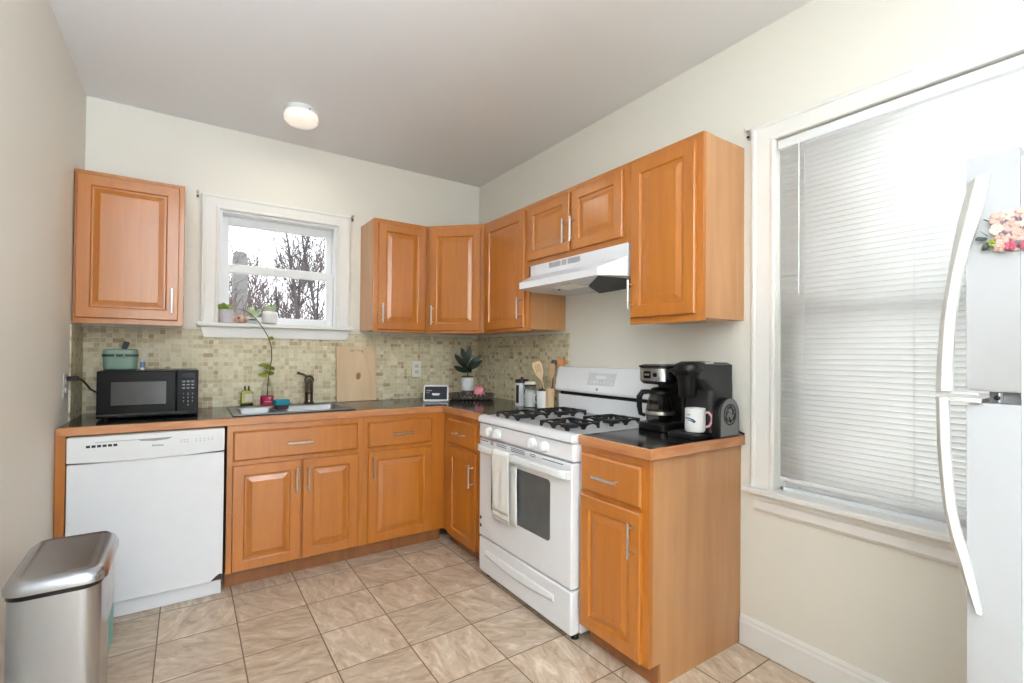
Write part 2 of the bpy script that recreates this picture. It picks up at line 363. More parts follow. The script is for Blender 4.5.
def rrect(x0, x1, y0, y1, r, n=5):
    P = []
    for cx, cy, a0 in ((x1 - r, y1 - r, 0), (x0 + r, y1 - r, 90), (x0 + r, y0 + r, 180), (x1 - r, y0 + r, 270)):
        for k in range(n + 1):
            a = math.radians(a0 + 90 * k / n); P.append((cx + r * math.cos(a), cy + r * math.sin(a)))
    return P
def text_mesh(name, body, size, m, parent, loc, rot, depth=0.0004, align='CENTER'):
    cu = bpy.data.curves.new(name, 'FONT'); cu.body = body; cu.size = size; cu.extrude = depth; cu.align_x = align; cu.align_y = 'CENTER'
    t = bpy.data.objects.new(name, cu); COL.objects.link(t)
    bpy.context.view_layer.update()
    me = bpy.data.meshes.new_from_object(t.evaluated_get(bpy.context.evaluated_depsgraph_get()))
    bpy.data.objects.remove(t)
    o = bpy.data.objects.new(name, me); COL.objects.link(o); me.materials.clear(); me.materials.append(M[m])
    o.parent = parent; o.location = loc; o.rotation_euler = rot
    return o
def grid_slab(xs, ys, inc, z0, z1):
    mb = MB(); nx, ny = len(xs) - 1, len(ys) - 1
    idx = {}
    def vid(i, j, k):
        if (i, j, k) not in idx:
            idx[(i, j, k)] = len(mb.v); mb.v.append((xs[i], ys[j], z1 if k else z0))
        return idx[(i, j, k)]
    ok = lambda i, j: 0 <= i < nx and 0 <= j < ny and inc(0.5 * (xs[i] + xs[i + 1]), 0.5 * (ys[j] + ys[j + 1]))
    for i in range(nx):
        for j in range(ny):
            if not ok(i, j): continue
            mb.f.append((vid(i, j, 1), vid(i + 1, j, 1), vid(i + 1, j + 1, 1), vid(i, j + 1, 1)))
            mb.f.append((vid(i, j, 0), vid(i, j + 1, 0), vid(i + 1, j + 1, 0), vid(i + 1, j, 0)))
            for di, dj, a, b in ((-1, 0, (i, j), (i, j + 1)), (1, 0, (i + 1, j), (i + 1, j + 1)), (0, -1, (i, j), (i + 1, j)), (0, 1, (i, j + 1), (i + 1, j + 1))):
                if not ok(i + di, j + dj):
                    mb.f.append((vid(*a, 0), vid(*b, 0), vid(*b, 1), vid(*a, 1)))
    return mb

# ------------------------------------------------------------------ room shell
XL, H, YF = -2.532, 2.6815, -7.5
T = 0.14
struct(MB().box(XL - T, T, YF - T, T, -0.1, 0).build('floor', 'floor', smooth=False))
struct(MB().box(XL - T, T, YF - T, T, H, H + 0.1).build('ceiling', 'ceil', smooth=False))
WX0, WX1, WZ0, WZ1 = -1.888, -1.172, 1.43, 2.16          # back window opening
mb = MB(); mb.box(XL - T, WX0, 0, T, 0, H).box(WX1, T, 0, T, 0, H).box(WX0, WX1, 0, T, 0, WZ0).box(WX0, WX1, 0, T, WZ1, H)
struct(mb.build('wall_back', 'wall', smooth=False))
RY0, RY1, RZ0, RZ1 = -3.42, -2.497, 0.70, 2.172           # right window opening
mb = MB(); mb.box(0, T, YF - T, RY0, 0, H).box(0, T, RY1, 0, 0, H).box(0, T, RY0, RY1, 0, RZ0).box(0, T, RY0, RY1, RZ1, H)
struct(mb.build('wall_right', 'wall', smooth=False))
struct(MB().box(XL - T, XL, YF - T, 0, 0, H).build('wall_left', 'wall', smooth=False))
struct(MB().box(XL, 0, YF - T, YF, 0, H).build('wall_front', 'wall', smooth=False))
# baseboards
def basebd(name, y0, y1):
    prof = [(0, 0), (-0.014, 0), (-0.014, 0.095), (-0.010, 0.105), (-0.010, 0.114), (-0.004, 0.125), (0, 0.125)]
    struct(MB().loft([[(p[0], y0, p[1]) for p in prof], [(p[0], y1, p[1]) for p in prof]]).build(name, 'trim', angle=0.3))
basebd('baseboard_right', YF, -2.346)
prof = [(0, 0), (0.014, 0), (0.014, 0.095), (0.010, 0.105), (0.010, 0.114), (0.004, 0.125), (0, 0.125)]
struct(MB().loft([[(XL + p[0], YF, p[1]) for p in prof], [(XL + p[0], -0.66, p[1]) for p in prof]]).build('baseboard_left', 'trim', angle=0.3))
# mosaic backsplash (fixed to the walls)
bs = MB().box(XL + 0.001, -0.001, -0.007, -0.0005, 0.912, 1.398)
struct(bs.build('trim_1', 'mosaic', smooth=False))
struct(MB().box(-0.007, -0.0005, -1.183, -0.0075, 0.912, 1.398).build('trim_2', 'mosaic', smooth=False))
struct(MB().box(XL + 0.0005, XL + 0.007, -0.335, -0.0075, 0.912, 1.39).build('trim_3', 'mosaic', smooth=False))

# ------------------------------------------------------------------ back window
def casing_profile(w):   # (distance from outer edge, thickness)
    return [(0, 0), (0, 0.018), (0.006, 0.022), (0.016, 0.022), (0.022, 0.018), (w - 0.022, 0.014), (w - 0.014, 0.018), (w - 0.004, 0.018), (w, 0.012), (w, 0)]
w1 = bpy.data.objects.new('window_1', None); COL.objects.link(w1); struct(w1)
def frame_loop(mb, x0, x1, z0, z1, sx, sz, y0, y1, zb=None):
    zb = sz if zb is None else zb
    mb.box(x0, x0 + sx, y0, y1, z0, z1); mb.box(x1 - sx, x1, y0, y1, z0, z1)
    mb.box(x0 + sx, x1 - sx, y0, y1, z1 - sz, z1); mb.box(x0 + sx, x1 - sx, y0, y1, z0, z0 + zb)
# casing: mitred U (left, top, right)
OX0, OX1, OZ1 = -1.985, -1.081, 2.245
wc = 0.097
rings = []
for (d, t) in casing_profile(wc):
    k = d / wc
    xi0 = OX0 + d; xi1 = OX1 - k * (OX1 - WX1); zt = OZ1 - k * (OZ1 - WZ1)
    rings.append([(xi0, -t, WZ0), (xi0, -t, zt), (xi1, -t, zt), (xi1, -t, WZ0)])
mb = MB()
n = len(rings)
mb.loft(rings, False, False, closed=False)
mb._add([r[0] for r in rings] + [r[3] for r in rings], [tuple(range(n)), tuple(range(n, 2 * n))])
mb.build('window_casing', 'trim', w1, angle=0.3)
mb = MB(); frame_loop(mb, WX0, WX1, WZ0, WZ1, 0.016, 0.016, 0.002, 0.13)
mb.build('window_frame', 'vinyl', w1, bevel=0.002)
mb = MB(); frame_loop(mb, WX0 + 0.016, WX1 - 0.016, 1.79, WZ1 - 0.016, 0.04, 0.055, 0.078, 0.112, 0.045)
up_s = mb.build('upper_sash', 'vinyl', w1, bevel=0.003)
MB().box(WX0 + 0.05, WX1 - 0.05, 0.094, 0.097, 1.83, WZ1 - 0.065).build('pane', 'pane', up_s, smooth=False)
mb = MB(); frame_loop(mb, WX0 + 0.016, WX1 - 0.016, WZ0 + 0.016, 1.822, 0.044, 0.05, 0.034, 0.070, 0.045)
mb.box(-1.57, -1.49, 0.02, 0.034, 1.80, 1.815)
lo_s = mb.build('lower_sash', 'vinyl', w1, bevel=0.003)
MB().box(WX0 + 0.056, WX1 - 0.056, 0.050, 0.053, WZ0 + 0.055, 1.776).build('pane', 'pane', lo_s, smooth=False)
mb = MB().box(-2.003, -1.063, -0.06, 0.03, WZ0 - 0.012, WZ0 + 0.012); mb.build('window_sill', 'trim', w1, bevel=0.005)
mb = MB().prism([(-1.985, WZ0 - 0.012), (-1.081, WZ0 - 0.012), (-1.1, WZ0 - 0.082), (-1.966, WZ0 - 0.082)], 'y', -0.022, -0.0075)
mb.build('window_apron', 'trim', w1, bevel=0.004)

# ------------------------------------------------------------------ right window
w2 = bpy.data.objects.new('window_2', None); COL.objects.link(w2); struct(w2)
OY1, OY0, OZ2 = -2.396, -3.52, 2.252
rings = []
for (d, t) in casing_profile(0.1):
    k = d / 0.1; zt = OZ2 - k * (OZ2 - RZ1)
    rings.append([(-t, OY1 - d, RZ0 - 0.02), (-t, OY1 - d, zt), (-t, OY0 + d, zt), (-t, OY0 + d, RZ0 - 0.02)])
mb = MB(); n = len(rings); mb.loft(rings, False, False, closed=False)
mb._add([r[0] for r in rings] + [r[3] for r in rings], [tuple(range(n)), tuple(range(n, 2 * n))])
mb.build('window_casing', 'trim', w2, angle=0.3)
mb = MB()
for y0, y1, z0, z1 in ((RY0, RY0 + 0.016, RZ0, RZ1), (RY1 - 0.016, RY1, RZ0, RZ1), (RY0, RY1, RZ0, RZ0 + 0.016), (RY0, RY1, RZ1 - 0.016, RZ1)):
    mb.box(0.03, 0.13, y0, y1, z0, z1)
mb.build('window_frame', 'vinyl', w2, bevel=0.002)
def sash_y(name, z0, z1, x0, x1, zb, zt):
    mb = MB(); a, b = RY0 + 0.016, RY1 - 0.016
    mb.box(x0, x1, a, a + 0.05, z0, z1).box(x0, x1, b - 0.05, b, z0, z1).box(x0, x1, a + 0.05, b - 0.05, z1 - zt, z1).box(x0, x1, a + 0.05, b - 0.05, z0, z0 + zb)
    s = mb.build(name, 'vinyl', w2, bevel=0.003)
    MB().box((x0 + x1) / 2 - 0.002, (x0 + x1) / 2 + 0.002, a + 0.045, b - 0.045, z0 + zb - 0.005, z1 - zt + 0.005).build('pane', 'pane', s, smooth=False)
sash_y('upper_sash', 1.42, RZ1 - 0.016, 0.085, 0.12, 0.05, 0.05)
sash_y('lower_sash', RZ0 + 0.016, 1.47, 0.045, 0.08, 0.06, 0.05)
MB().box(-0.055, 0.04, -3.54, -2.374, 0.677, 0.702).build('window_sill', 'trim', w2, bevel=0.006)
MB().loft([[(-0.002, y, 0.677), (-0.03, y, 0.677), (-0.03, y, 0.66), (-0.02, y, 0.645), (-0.02, y, 0.612), (-0.012, y, 0.598), (-0.002, y, 0.598)] for y in (-3.5, -2.412)]).build('window_apron', 'trim', w2, angle=0.3)
# blind
bl = thing('window_blind', 'white horizontal slat blind lowered over the window beside the refrigerator', 'blind', (0.014, -2.96, RZ1))
by0, by1 = RY0 + 0.012 + 2.96, RY1 - 0.008 + 2.96
MB().box(-0.022, 0.012, by0, by1, -0.046, -0.008).build('headrail', 'white', bl, bevel=0.002)
mb = MB(); zz = -0.06; tilt = math.radians(70)
NS = 66; pitch = (RZ1 - 0.06 - 0.775) / NS
for i in range(NS + 1):
    z = -0.06 - i * pitch
    ring = []
    for k in range(5):
        u = (k / 4 - 0.5) * 0.025; bow = 0.0022 * (1 - (2 * u / 0.025) ** 2)
        dx = -u * math.cos(tilt) - bow * math.sin(tilt); dz = u * math.sin(tilt) + bow * math.cos(tilt)
        ring.append((dx, z + dz))
    vs = [(p[0], by0 + 0.004, p[1]) for p in ring] + [(p[0], by1 - 0.004, p[1]) for p in ring]
    mb._add(vs, [(k, k + 1, k + 6, k + 5) for k in range(4)])
o = mb.build('slats', 'slat', bl, smooth=True)
md = o.modifiers.new('thick', 'SOLIDIFY'); md.thickness = 0.0006
zb = -0.06 - (NS + 1) * pitch
MB().box(-0.012, 0.012, by0 + 0.004, by1 - 0.004, zb - 0.008, zb + 0.008).build('bottom_rail', 'white', bl, bevel=0.002)
mb = MB()
for y in (by1 - 0.10, (by0 + by1) / 2, by0 + 0.10):
    for dx in (-0.0135, 0.0135): mb.tube([(dx, y, -0.046), (dx, y, zb)], 0.0009, 5)
mb.build('ladder_cord', 'white', bl)
MB().tube([(-0.026, by1 - 0.085, -0.046), (-0.027, by1 - 0.085, -0.66)], 0.0026, 8).build('tilt_wand', 'white', bl)

# curtain brackets
def bracket(loc, rz, label, name='curtain_bracket'):
    t = thing(name, label, 'bracket', loc, rz, 'curtain rod brackets at the windows')
    MB().box(-0.008, 0.008, -0.003, 0, -0.024, 0.024).build('plate', 'nickel', t, bevel=0.001)
    MB().tube([(0, -0.002, 0.01), (0, -0.02, 0.014), (0, -0.032, 0.004), (0, -0.036, 0.018)], 0.0045, 8).build('hook', 'nickel', t)
    MB().ball((0, -0.012, -0.012), 0.006).build('screw', 'slot', t)
bracket((-2.006, -0.0005, 2.232), 0, 'small metal curtain bracket at the upper left corner of the small window')
bracket((-1.066, -0.0005, 2.238), 0, 'small metal curtain bracket at the upper right corner of the small window')
bracket((-0.0005, -2.378, 2.238), -PI / 2, 'small metal curtain bracket at the top corner of the blind window')

# ------------------------------------------------------------------ cabinets
DT = 0.019
def panel_rings(x0, x1, z0, z1, yb, seq):
    return [[(x0 + i, yb - d, z0 + i), (x1 - i, yb - d, z0 + i), (x1 - i, yb - d, z1 - i), (x0 + i, yb - d, z1 - i)] for i, d in seq]
def bar_pull(parent, x, z, yf, vertical, L=0.135, cc=0.096):
    mb = MB(); r = 0.0055; so = 0.030
    if vertical:
        mb.tube([(x, yf - so, z - L / 2), (x, yf - so, z + L / 2)], r, 10)
        for s in (-1, 1): mb.tube([(x, yf, z + s * cc / 2), (x, yf - so, z + s * cc / 2)], 0.0042, 8)
    else:
        mb.tube([(x - L / 2, yf - so, z), (x + L / 2, yf - so, z)], r, 10)
        for s in (-1, 1): mb.tube([(x + s * cc / 2, yf, z), (x + s * cc / 2, yf - so, z)], 0.0042, 8)
    return mb.build('handle', 'nickel', parent)
def add_door(par, x0, x1, z0, z1, d, hx=None, hz=None, fr=0.056):
    seq = [(0, 0.0005), (0, DT - 0.004), (0.004, DT), (fr - 0.004, DT), (fr, DT - 0.002), (fr + 0.003, DT - 0.009), (fr + 0.011, DT - 0.009), (fr + 0.013, DT - 0.0085), (fr + 0.036, DT - 0.001), (fr + 0.039, DT - 0.001)]
    o = MB().loft(panel_rings(x0, x1, z0, z1, -d, seq)).build('door', 'wood', par, angle=0.2)
    if hx is not None: bar_pull(o, hx, hz, -d - DT, True)
    return o
def add_drawer(par, x0, x1, z0, z1, d, handle=True):
    seq = [(0, 0.0005), (0, DT - 0.007), (0.003, DT - 0.004), (0.009, DT), (0.012, DT)]
    o = MB().loft(panel_rings(x0, x1, z0, z1, -d, seq)).build('drawer', 'wood', par, angle=0.2)
    if handle: bar_pull(o, (x0 + x1) / 2, (z0 + z1) / 2 - 0.002, -d - DT, False)
    return o
CT = 0.9113; CB = 0.873
def base_cab(name, label, loc, rz, w, d=0.606, front_x0=0.0, left='wood_side', right='wood_side'):
    t = thing(name, label, 'cabinet', loc, rz)
    TK, TD = 0.09, 0.066
    h = CB - 0.001
    side = [(0, 0), (-d + TD, 0), (-d + TD, TK), (-d + 0.0195, TK), (-d + 0.0195, h), (0, h)]
    mb = MB()
    mb.prism(side, 'x', 0, 0.018); mb.prism(side, 'x', w - 0.018, w)
    mb.box(0.018, w - 0.018, -d + 0.02, -0.0, TK, TK + 0.016).box(0.018, w - 0.018, -0.006, 0, TK + 0.016, h)
    mb.build('carcass', right, t)
    mb = MB(); fx0 = front_x0 + 0.018
    mb.box(0, w, -d, -d + 0.019, TK + 0.0, h)
    mb.build('face_frame', 'wood', t, smooth=False)
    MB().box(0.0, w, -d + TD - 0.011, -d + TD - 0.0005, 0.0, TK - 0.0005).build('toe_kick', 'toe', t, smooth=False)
    return t
DZ0, DZ1, WZ_0, WZ_1 = 0.095, 0.655, 0.679, 0.836
# sink base
sb = base_cab('sink_cabinet', 'maple base cabinet under the sink with two doors and one wide drawer front', (-1.866, -0.001, 0), 0, 0.715)
dr = add_drawer(sb, 0.026, 0.680, WZ_0, WZ_1, 0.606)
add_door(sb, 0.026, 0.362, DZ0, DZ1, 0.606, 0.362 - 0.026, 0.545)
add_door(sb, 0.372, 0.684, DZ0, DZ1, 0.606, 0.372 + 0.026, 0.545)
# drawer base between the sink and the corner
cb2 = base_cab('base_cabinet', 'maple base cabinet with one drawer and door, right of the sink cabinet', (-1.150, -0.001, 0), 0, 0.543)
add_drawer(cb2, 0.028, 0.448, WZ_0, WZ_1, 0.606)
add_door(cb2, 0.028, 0.450, DZ0, DZ1, 0.606, 0.028 + 0.026, 0.565)
# corner base left of the stove (faces -x)
cb3 = base_cab('base_cabinet', 'narrow maple base cabinet in the corner, left of the white stove', (-0.001, -0.609, 0), -PI / 2, 0.545)
add_drawer(cb3, 0.085, 0.451, WZ_0, WZ_1, 0.605)
add_door(cb3, 0.093, 0.453, DZ0 - 0.01, DZ1, 0.605, 0.453 - 0.028, 0.53)
# end cabinet right of the stove
cb4 = base_cab('base_cabinet', 'maple end cabinet right of the stove, carrying the coffee makers', (-0.001, -1.9665, 0), -PI / 2, 0.376)
add_drawer(cb4, 0.012, 0.346, WZ_0, WZ_1, 0.605)
add_door(cb4, 0.010, 0.344, DZ0, DZ1 + 0.005, 0.605, 0.344 - 0.032, 0.555)
# end panel left of the dishwasher
ep = thing('end_panel', 'narrow maple end panel between the left wall and dishwasher', 'panel', (XL + 0.002, -0.002, 0))
MB().box(0, 0.036, -0.604, 0, 0, CB - 0.002).build('board', 'wood', ep)
MB().box(0, 0.036, -0.623, -0.605, 0.0, CB - 0.002).build('stile', 'wood', ep, bevel=0.002)

# wall cabinets
UZ0, UZ1, UD = 1.406, 2.187, 0.30
def wall_cab(name, label, loc, rz, w, z0, z1, doors, d=UD):
    t = thing(name, label, 'cabinet', (loc[0], loc[1], z0), rz)
    h = z1 - z0
    MB().box(0, w, -d + 0.019, 0, 0.012, h).build('carcass', 'wood_side', t, bevel=0.001)
    MB().box(0, w, -d, -d + 0.0185, 0, h).build('face_frame', 'wood', t, bevel=0.001)
    for x0, x1, a, b, hx, hz in doors: add_door(t, x0, x1, a - z0, b - z0, d, hx, hz - z0)
    return t
wall_cab('wall_cabinet', 'single door maple wall cabinet hanging above the microwave', (XL + 0.003, -0.001), 0, 0.460, UZ0 - 0.006, UZ1 - 0.005, [(0.010, 0.437, 1.428, 2.162, 0.437 - 0.028, 1.535)])
wall_cab('wall_cabinet', 'single door maple wall cabinet just right of the small window', (-1.002, -0.001), 0, 0.392, UZ0, UZ1, [(0.030, 0.374, 1.424, 2.157, 0.030 + 0.026, 1.535)])
# diagonal corner wall cabinet
dc = thing('corner_wall_cabinet', 'diagonal maple wall cabinet filling the corner above the counter', 'cabinet', (0, 0, UZ0))
pl = [(-0.001, -0.001), (-0.609, -0.001), (-0.609, -0.29), (-0.29, -0.609), (-0.001, -0.609)]
MB().prism(pl, 'z', 0.012, UZ1 - UZ0).build('carcass', 'wood_side', dc)
ff = bpy.data.objects.new('face', None)
dd = Matrix.Translation((-0.609, -0.301, 0)) @ Matrix.Rotation(-PI / 4, 4, 'Z')
wdg = 0.308 * math.sqrt(2)
def xf(mb, Tm): mb.v = [tuple(Tm @ Vector(p)) for p in mb.v]; return mb
xf(MB().box(0.004, wdg - 0.004, 0.0, 0.012, 0, UZ1 - UZ0), dd).build('face_frame', 'wood', dc, bevel=0.001)
o = add_door(dc, 0.028, wdg - 0.028, 0.018, 0.751, 0.0, 0.028 + 0.026, 0.13)
o.matrix_local = dd
bpy.data.objects.remove(ff)
wall_cab('wall_cabinet', 'single door maple wall cabinet right of the corner, left of the hood', (-0.001, -0.611), -PI / 2, 0.530, UZ0, UZ1, [(0.024, 0.500, 1.426, 2.160, 0.500 - 0.03, 1.55)])
wall_cab('hood_cabinet', 'short two-door maple wall cabinet above the white range hood', (-0.001, -1.143), -PI / 2, 0.820, 1.802, UZ1, [(0.008, 0.392, 1.832, 2.158, 0.392 - 0.022, 1.94), (0.414, 0.782, 1.832, 2.158, 0.414 + 0.022, 1.94)])
wall_cab('wall_cabinet', 'single door maple wall cabinet above the coffee makers, nearest the blind', (-0.001, -1.965), -PI / 2, 0.390, UZ0, UZ1, [(0.014, 0.360, 1.436, 2.162, 0.014 + 0.014, 1.545)])

# ------------------------------------------------------------------ countertops
def counter(name, label, xs, ys, inc):
    t = thing(name, label, 'countertop', (0, 0, CB))
    EB = 0.019
    return t
SX0, SX1, SY0, SY1 = -1.815, -1.205, -0.535, -0.115          # sink cut-out
ct = thing('countertop', 'long L-shaped black countertop with wooden edge, running past the sink', 'countertop', (0, 0, 0))
xs = [XL + 0.009, SX0, SX1, -0.611, -0.009]; ys = [-1.157, -0.611, SY0, SY1, -0.0085]
def inc(x, y):
    if SX0 < x < SX1 and SY0 < y < SY1: return False
    return y > -0.611 or x > -0.611
grid_slab(xs, ys, inc, CB, CT).build('worktop', 'laminate', ct, smooth=False)
MB().loft([[(x, y, z) for (x, y) in ((XL + 0.009, -0.6115), (-0.6115, -0.6115), (-0.6115, -1.157), (-0.630, -1.157), (-0.630, -0.630), (XL + 0.002, -0.630), (XL + 0.002, -0.6115))] for z in (CB - 0.002, CT + 0.0003)]).build('edge_band', 'edge', ct, bevel=0.003)
ct2 = thing('countertop', 'short black countertop with wooden edge on the end cabinet beside the stove', 'countertop', (0, 0, 0))
MB().box(-0.611, -0.003, -2.346, -1.972, CB, CT).build('worktop', 'laminate', ct2, smooth=False)
MB().loft([[(x, y, z) for (x, y) in ((-0.6115, -1.972), (-0.6115, -2.3465), (-0.003, -2.3465), (-0.003, -2.365), (-0.630, -2.365), (-0.630, -1.972))] for z in (CB - 0.002, CT + 0.0003)]).build('edge_band', 'edge', ct2, bevel=0.003)

# ------------------------------------------------------------------ sink and tap
sk = thing('kitchen_sink', 'stainless double bowl drop-in sink set in the long countertop', 'sink', (0, 0, CT))
def rr3(x0, x1, y0, y1, r, z): return [(p[0], p[1], z) for p in rrect(x0, x1, y0, y1, r, 4)]
ox0, ox1, oy0, oy1 = -1.838, -1.183, -0.560, -0.090
bowls = [(-1.800, -1.592, -0.515, -0.185), (-1.552, -1.222, -0.515, -0.185)]
xs = [ox0, -1.800, -1.592, -1.552, -1.222, ox1]; ys = [oy0, -0.515, -0.185, oy1]
def inc2(x, y):
    return not any(a < x < b and c < y < d for a, b, c, d in bowls)
grid_slab(xs, ys, inc2, 0.0006, 0.007).build('rim', 'sinksteel', sk, bevel=0.003)
for a, b, c, d in bowls:
    mb = MB()
    rings = [rr3(a, b, c, d, 0.004, 0.0065), rr3(a + 0.004, b - 0.004, c + 0.004, d - 0.004, 0.03, -0.004), rr3(a + 0.01, b - 0.01, c + 0.01, d - 0.01, 0.05, -0.12), rr3(a + 0.03, b - 0.03, c + 0.03, d - 0.03, 0.05, -0.15), rr3(a + 0.09, b - 0.09, c + 0.09, d - 0.09, 0.03, -0.155)]
    mb.loft(rings, False, True); ob = mb.build('bowl', 'sinksteel', sk, angle=1.2)
    MB().lathe([(0.034, -0.1545), (0.034, -0.152), (0.026, -0.152), (0.022, -0.154)], ((a + b) / 2, (c + d) / 2, 0), 20).build('drain', 'nickel', ob)
fa = thing('kitchen_faucet', 'dark bronze single lever faucet standing behind the sink bowls', 'faucet', (-1.372, -0.135, CT + 0.0072))
MB().lathe([(0.034, 0), (0.034, 0.008), (0.027, 0.014), (0.0255, 0.02), (0.0255, 0.135), (0.024, 0.14)], seg=24).build('body', 'bronze', fa)
MB().ball((0, -0.004, 0.158), 0.031, 0.031, 0.034).build('head', 'bronze', fa)
MB().tube([(-0.001, -0.01, 0.15), (-0.012, -0.06, 0.158), (-0.026, -0.13, 0.148), (-0.034, -0.165, 0.118), (-0.036, -0.172, 0.09)], [0.023, 0.021, 0.02, 0.02, 0.021], 14).build('spout', 'bronze', fa)
MB().tube([(-0.01, 0, 0.178), (-0.035, 0, 0.195), (-0.075, 0.0, 0.208)], [0.009, 0.008, 0.009], 10).build('lever', 'bronze', fa)
sp = thing('dish_sponge', 'teal topped scrub sponge on the sink divider, right of the pink bottle', 'sponge', (-1.573, -0.37, CT + 0.0072), 0.1)
MB().prism(rrect(-0.036, 0.036, -0.026, 0.026, 0.01), 'z', 0, 0.026).build('foam', 'darksponge', sp, bevel=0.003)
MB().prism([(x * (1 + 0.08 * math.sin(9 * y * 40)), y) for x, y in rrect(-0.041, 0.043, -0.031, 0.031, 0.012)], 'z', 0.0262, 0.056).build('scrub_pad', 'tealsponge', sp, bevel=0.003)
# soap dispenser
so = thing('soap_bottle', 'small square bottle of yellow-green soap with black base behind the sink', 'bottle', (-1.728, -0.055, CT + 0.0005), 0.1)
MB().prism(rrect(-0.034, 0.034, -0.022, 0.022, 0.008), 'z', 0, 0.022).build('base', 'black', so, bevel=0.002)
MB().loft([rr3(-0.033, 0.033, -0.021, 0.021, 0.008, 0.0225), rr3(-0.033, 0.033, -0.021, 0.021, 0.008, 0.088), rr3(-0.02, 0.02, -0.014, 0.014, 0.008, 0.102)]).build('body', 'soap', so)
MB().box(-0.016, 0.030, -0.0235, -0.0216, 0.032, 0.082).build('paper_label', 'petal_b', so, bevel=0.0005)
for s in (-0.011, 0.011):
    MB().lathe([(0.005, 0.102), (0.005, 0.128), (0.003, 0.132)], (s, 0, 0), 10).build('nozzle', 'black', so)
# bottle with vine cutting
bv = thing('bottle_vase', 'clear bottle with magenta label holding a vine cutting behind the sink', 'bottle', (-1.612, -0.050, CT + 0.0005))
MB().lathe([(0.034, 0.0), (0.037, 0.006), (0.037, 0.10), (0.034, 0.125), (0.022, 0.155), (0.013, 0.172), (0.013, 0.190)], cap1=False).build('glass_body', 'clear', bv)
lb = MB().lathe([(0.0374, 0.008), (0.0378, 0.009), (0.0378, 0.062), (0.0374, 0.063)], cap0=False, cap1=False).build('wrap_label', 'pinklabel', bv)
MB().ball((0.012, -0.0372, 0.05), 0.008, 0.002, 0.008).build('label_flower', 'petal_a', bv)
MB().box(-0.02, 0.022, -0.0392, -0.0375, 0.026, 0.031).build('label_lettering', 'petal_a', bv)
vine = [(0, 0, 0.02), (0.004, 0, 0.12), (0.008, -0.005, 0.19), (0.022, -0.02, 0.30), (0.020, -0.028, 0.37), (0.002, -0.03, 0.44), (-0.03, -0.028, 0.50), (-0.075, -0.015, 0.565), (-0.13, 0.0, 0.612), (-0.17, 0.012, 0.622)]
MB().tube(vine, 0.0028, 6).build('vine_stem', 'stem', bv)
mb = MB()
for b, t, w in (((0.006, 0, 0.2), (0.035, -0.03, 0.215), 0.03), ((0.006, 0, 0.21), (-0.028, -0.03, 0.225), 0.03), ((0.012, -0.01, 0.235), (0.038, -0.04, 0.245), 0.028), ((0.012, -0.01, 0.24), (-0.02, -0.035, 0.26), 0.03), ((0.015, -0.012, 0.26), (-0.055, -0.02, 0.262), 0.026), ((0.004, 0, 0.19), (-0.058, -0.02, 0.205), 0.024), ((0.002, -0.03, 0.44), (0.03, -0.045, 0.435), 0.024)):
    mb.leaf(b, t, w * 1.05, 0.1, side=(Vector(t) - Vector(b)).cross(Vector((0, 1, 0.3))))
mb.build('foliage', 'leaf', bv)
# cutting board
bo = thing('cutting_board', 'pale wooden cutting board with slot leaning on the backsplash', 'board', (-1.031, -0.052, CT + 0.0005))
bo.rotation_euler = (math.radians(-5.2), 0, 0)
mb = MB(); xs = [-0.142, -0.045, 0.045, 0.142]; zs = [0, 0.352, 0.368, 0.396]
g = grid_slab(xs, zs, lambda x, y: not (abs(x) < 0.045 and 0.352 < y < 0.368), 0, 0.018)
g.v = [(p[0], 0.009 - p[2], p[1]) for p in g.v]
g.build('board', 'board', bo, bevel=0.003)
mb = MB(); mb.prism([(0.012 + 0.016 * math.cos(a * PI / 6) + 0.004 * math.sin(a * PI / 6), 0.18 + 0.026 * math.sin(a * PI / 6)) for a in range(12)], 'y', -0.0094, -0.0088)
mb.build('knot', 'knot', bo, smooth=False)

# ------------------------------------------------------------------ window sill items
SZ = WZ0 + 0.0125
def pot(name, label, loc, prof, pm, leaves, lm, soil_z, soil_r):
    t = thing(name, label, 'plant', loc)
    MB().lathe(prof, cap1=False).build('pot', pm, t)
    MB().lathe([(soil_r, soil_z - 0.004), (soil_r, soil_z), (0.002, soil_z + 0.003)]).build('soil', 'soil', t)
    mb = MB()
    for b, tip, w in leaves: mb.leaf(b, tip, w, 0.15, side=(Vector(tip) - Vector(b)).cross(Vector((0.2, 1, 0.5))))
    mb.build('foliage', lm, t)
    return t
rnd = random.Random(3)
def leafset(n, z, r, h, w, lean=(0, 0)):
    L = []
    for i in range(n):
        a = rnd.uniform(0, 2 * PI); q = rnd.uniform(0.45, 1); L.append(((0.006 * math.cos(a), 0.006 * math.sin(a), z), (r * q * math.cos(a) + lean[0], 0.8 * r * q * math.sin(a) + lean[1], z + h * rnd.uniform(0.25, 1)), w * rnd.uniform(0.7, 1.1)))
    return L
pot('potted_plant', 'light green seedling in a straight grey pot at the left end of the sill', (-1.848, -0.018, SZ), [(0.036, 0), (0.039, 0.004), (0.040, 0.084), (0.036, 0.084), (0.035, 0.07)], 'potlilac', leafset(12, 0.075, 0.055, 0.055, 0.03, (-0.01, -0.01)), 'leaflight', 0.072, 0.0355)
pot('potted_plant', 'round white pot with pale leaves near the middle of the sill', (-1.597, -0.012, SZ), [(0.028, 0), (0.043, 0.012), (0.050, 0.045), (0.046, 0.078), (0.040, 0.085), (0.037, 0.082)], 'potwhite', leafset(9, 0.08, 0.05, 0.06, 0.026), 'leafpale', 0.076, 0.038)
pot('potted_plant', 'pale variegated plant in a clear glass behind the copper holder', (-1.696, 0.008, SZ), [(0.024, 0), (0.026, 0.003), (0.027, 0.052), (0.025, 0.052)], 'clear', leafset(16, 0.045, 0.055, 0.08, 0.028), 'leafpale', 0.03, 0.0235)
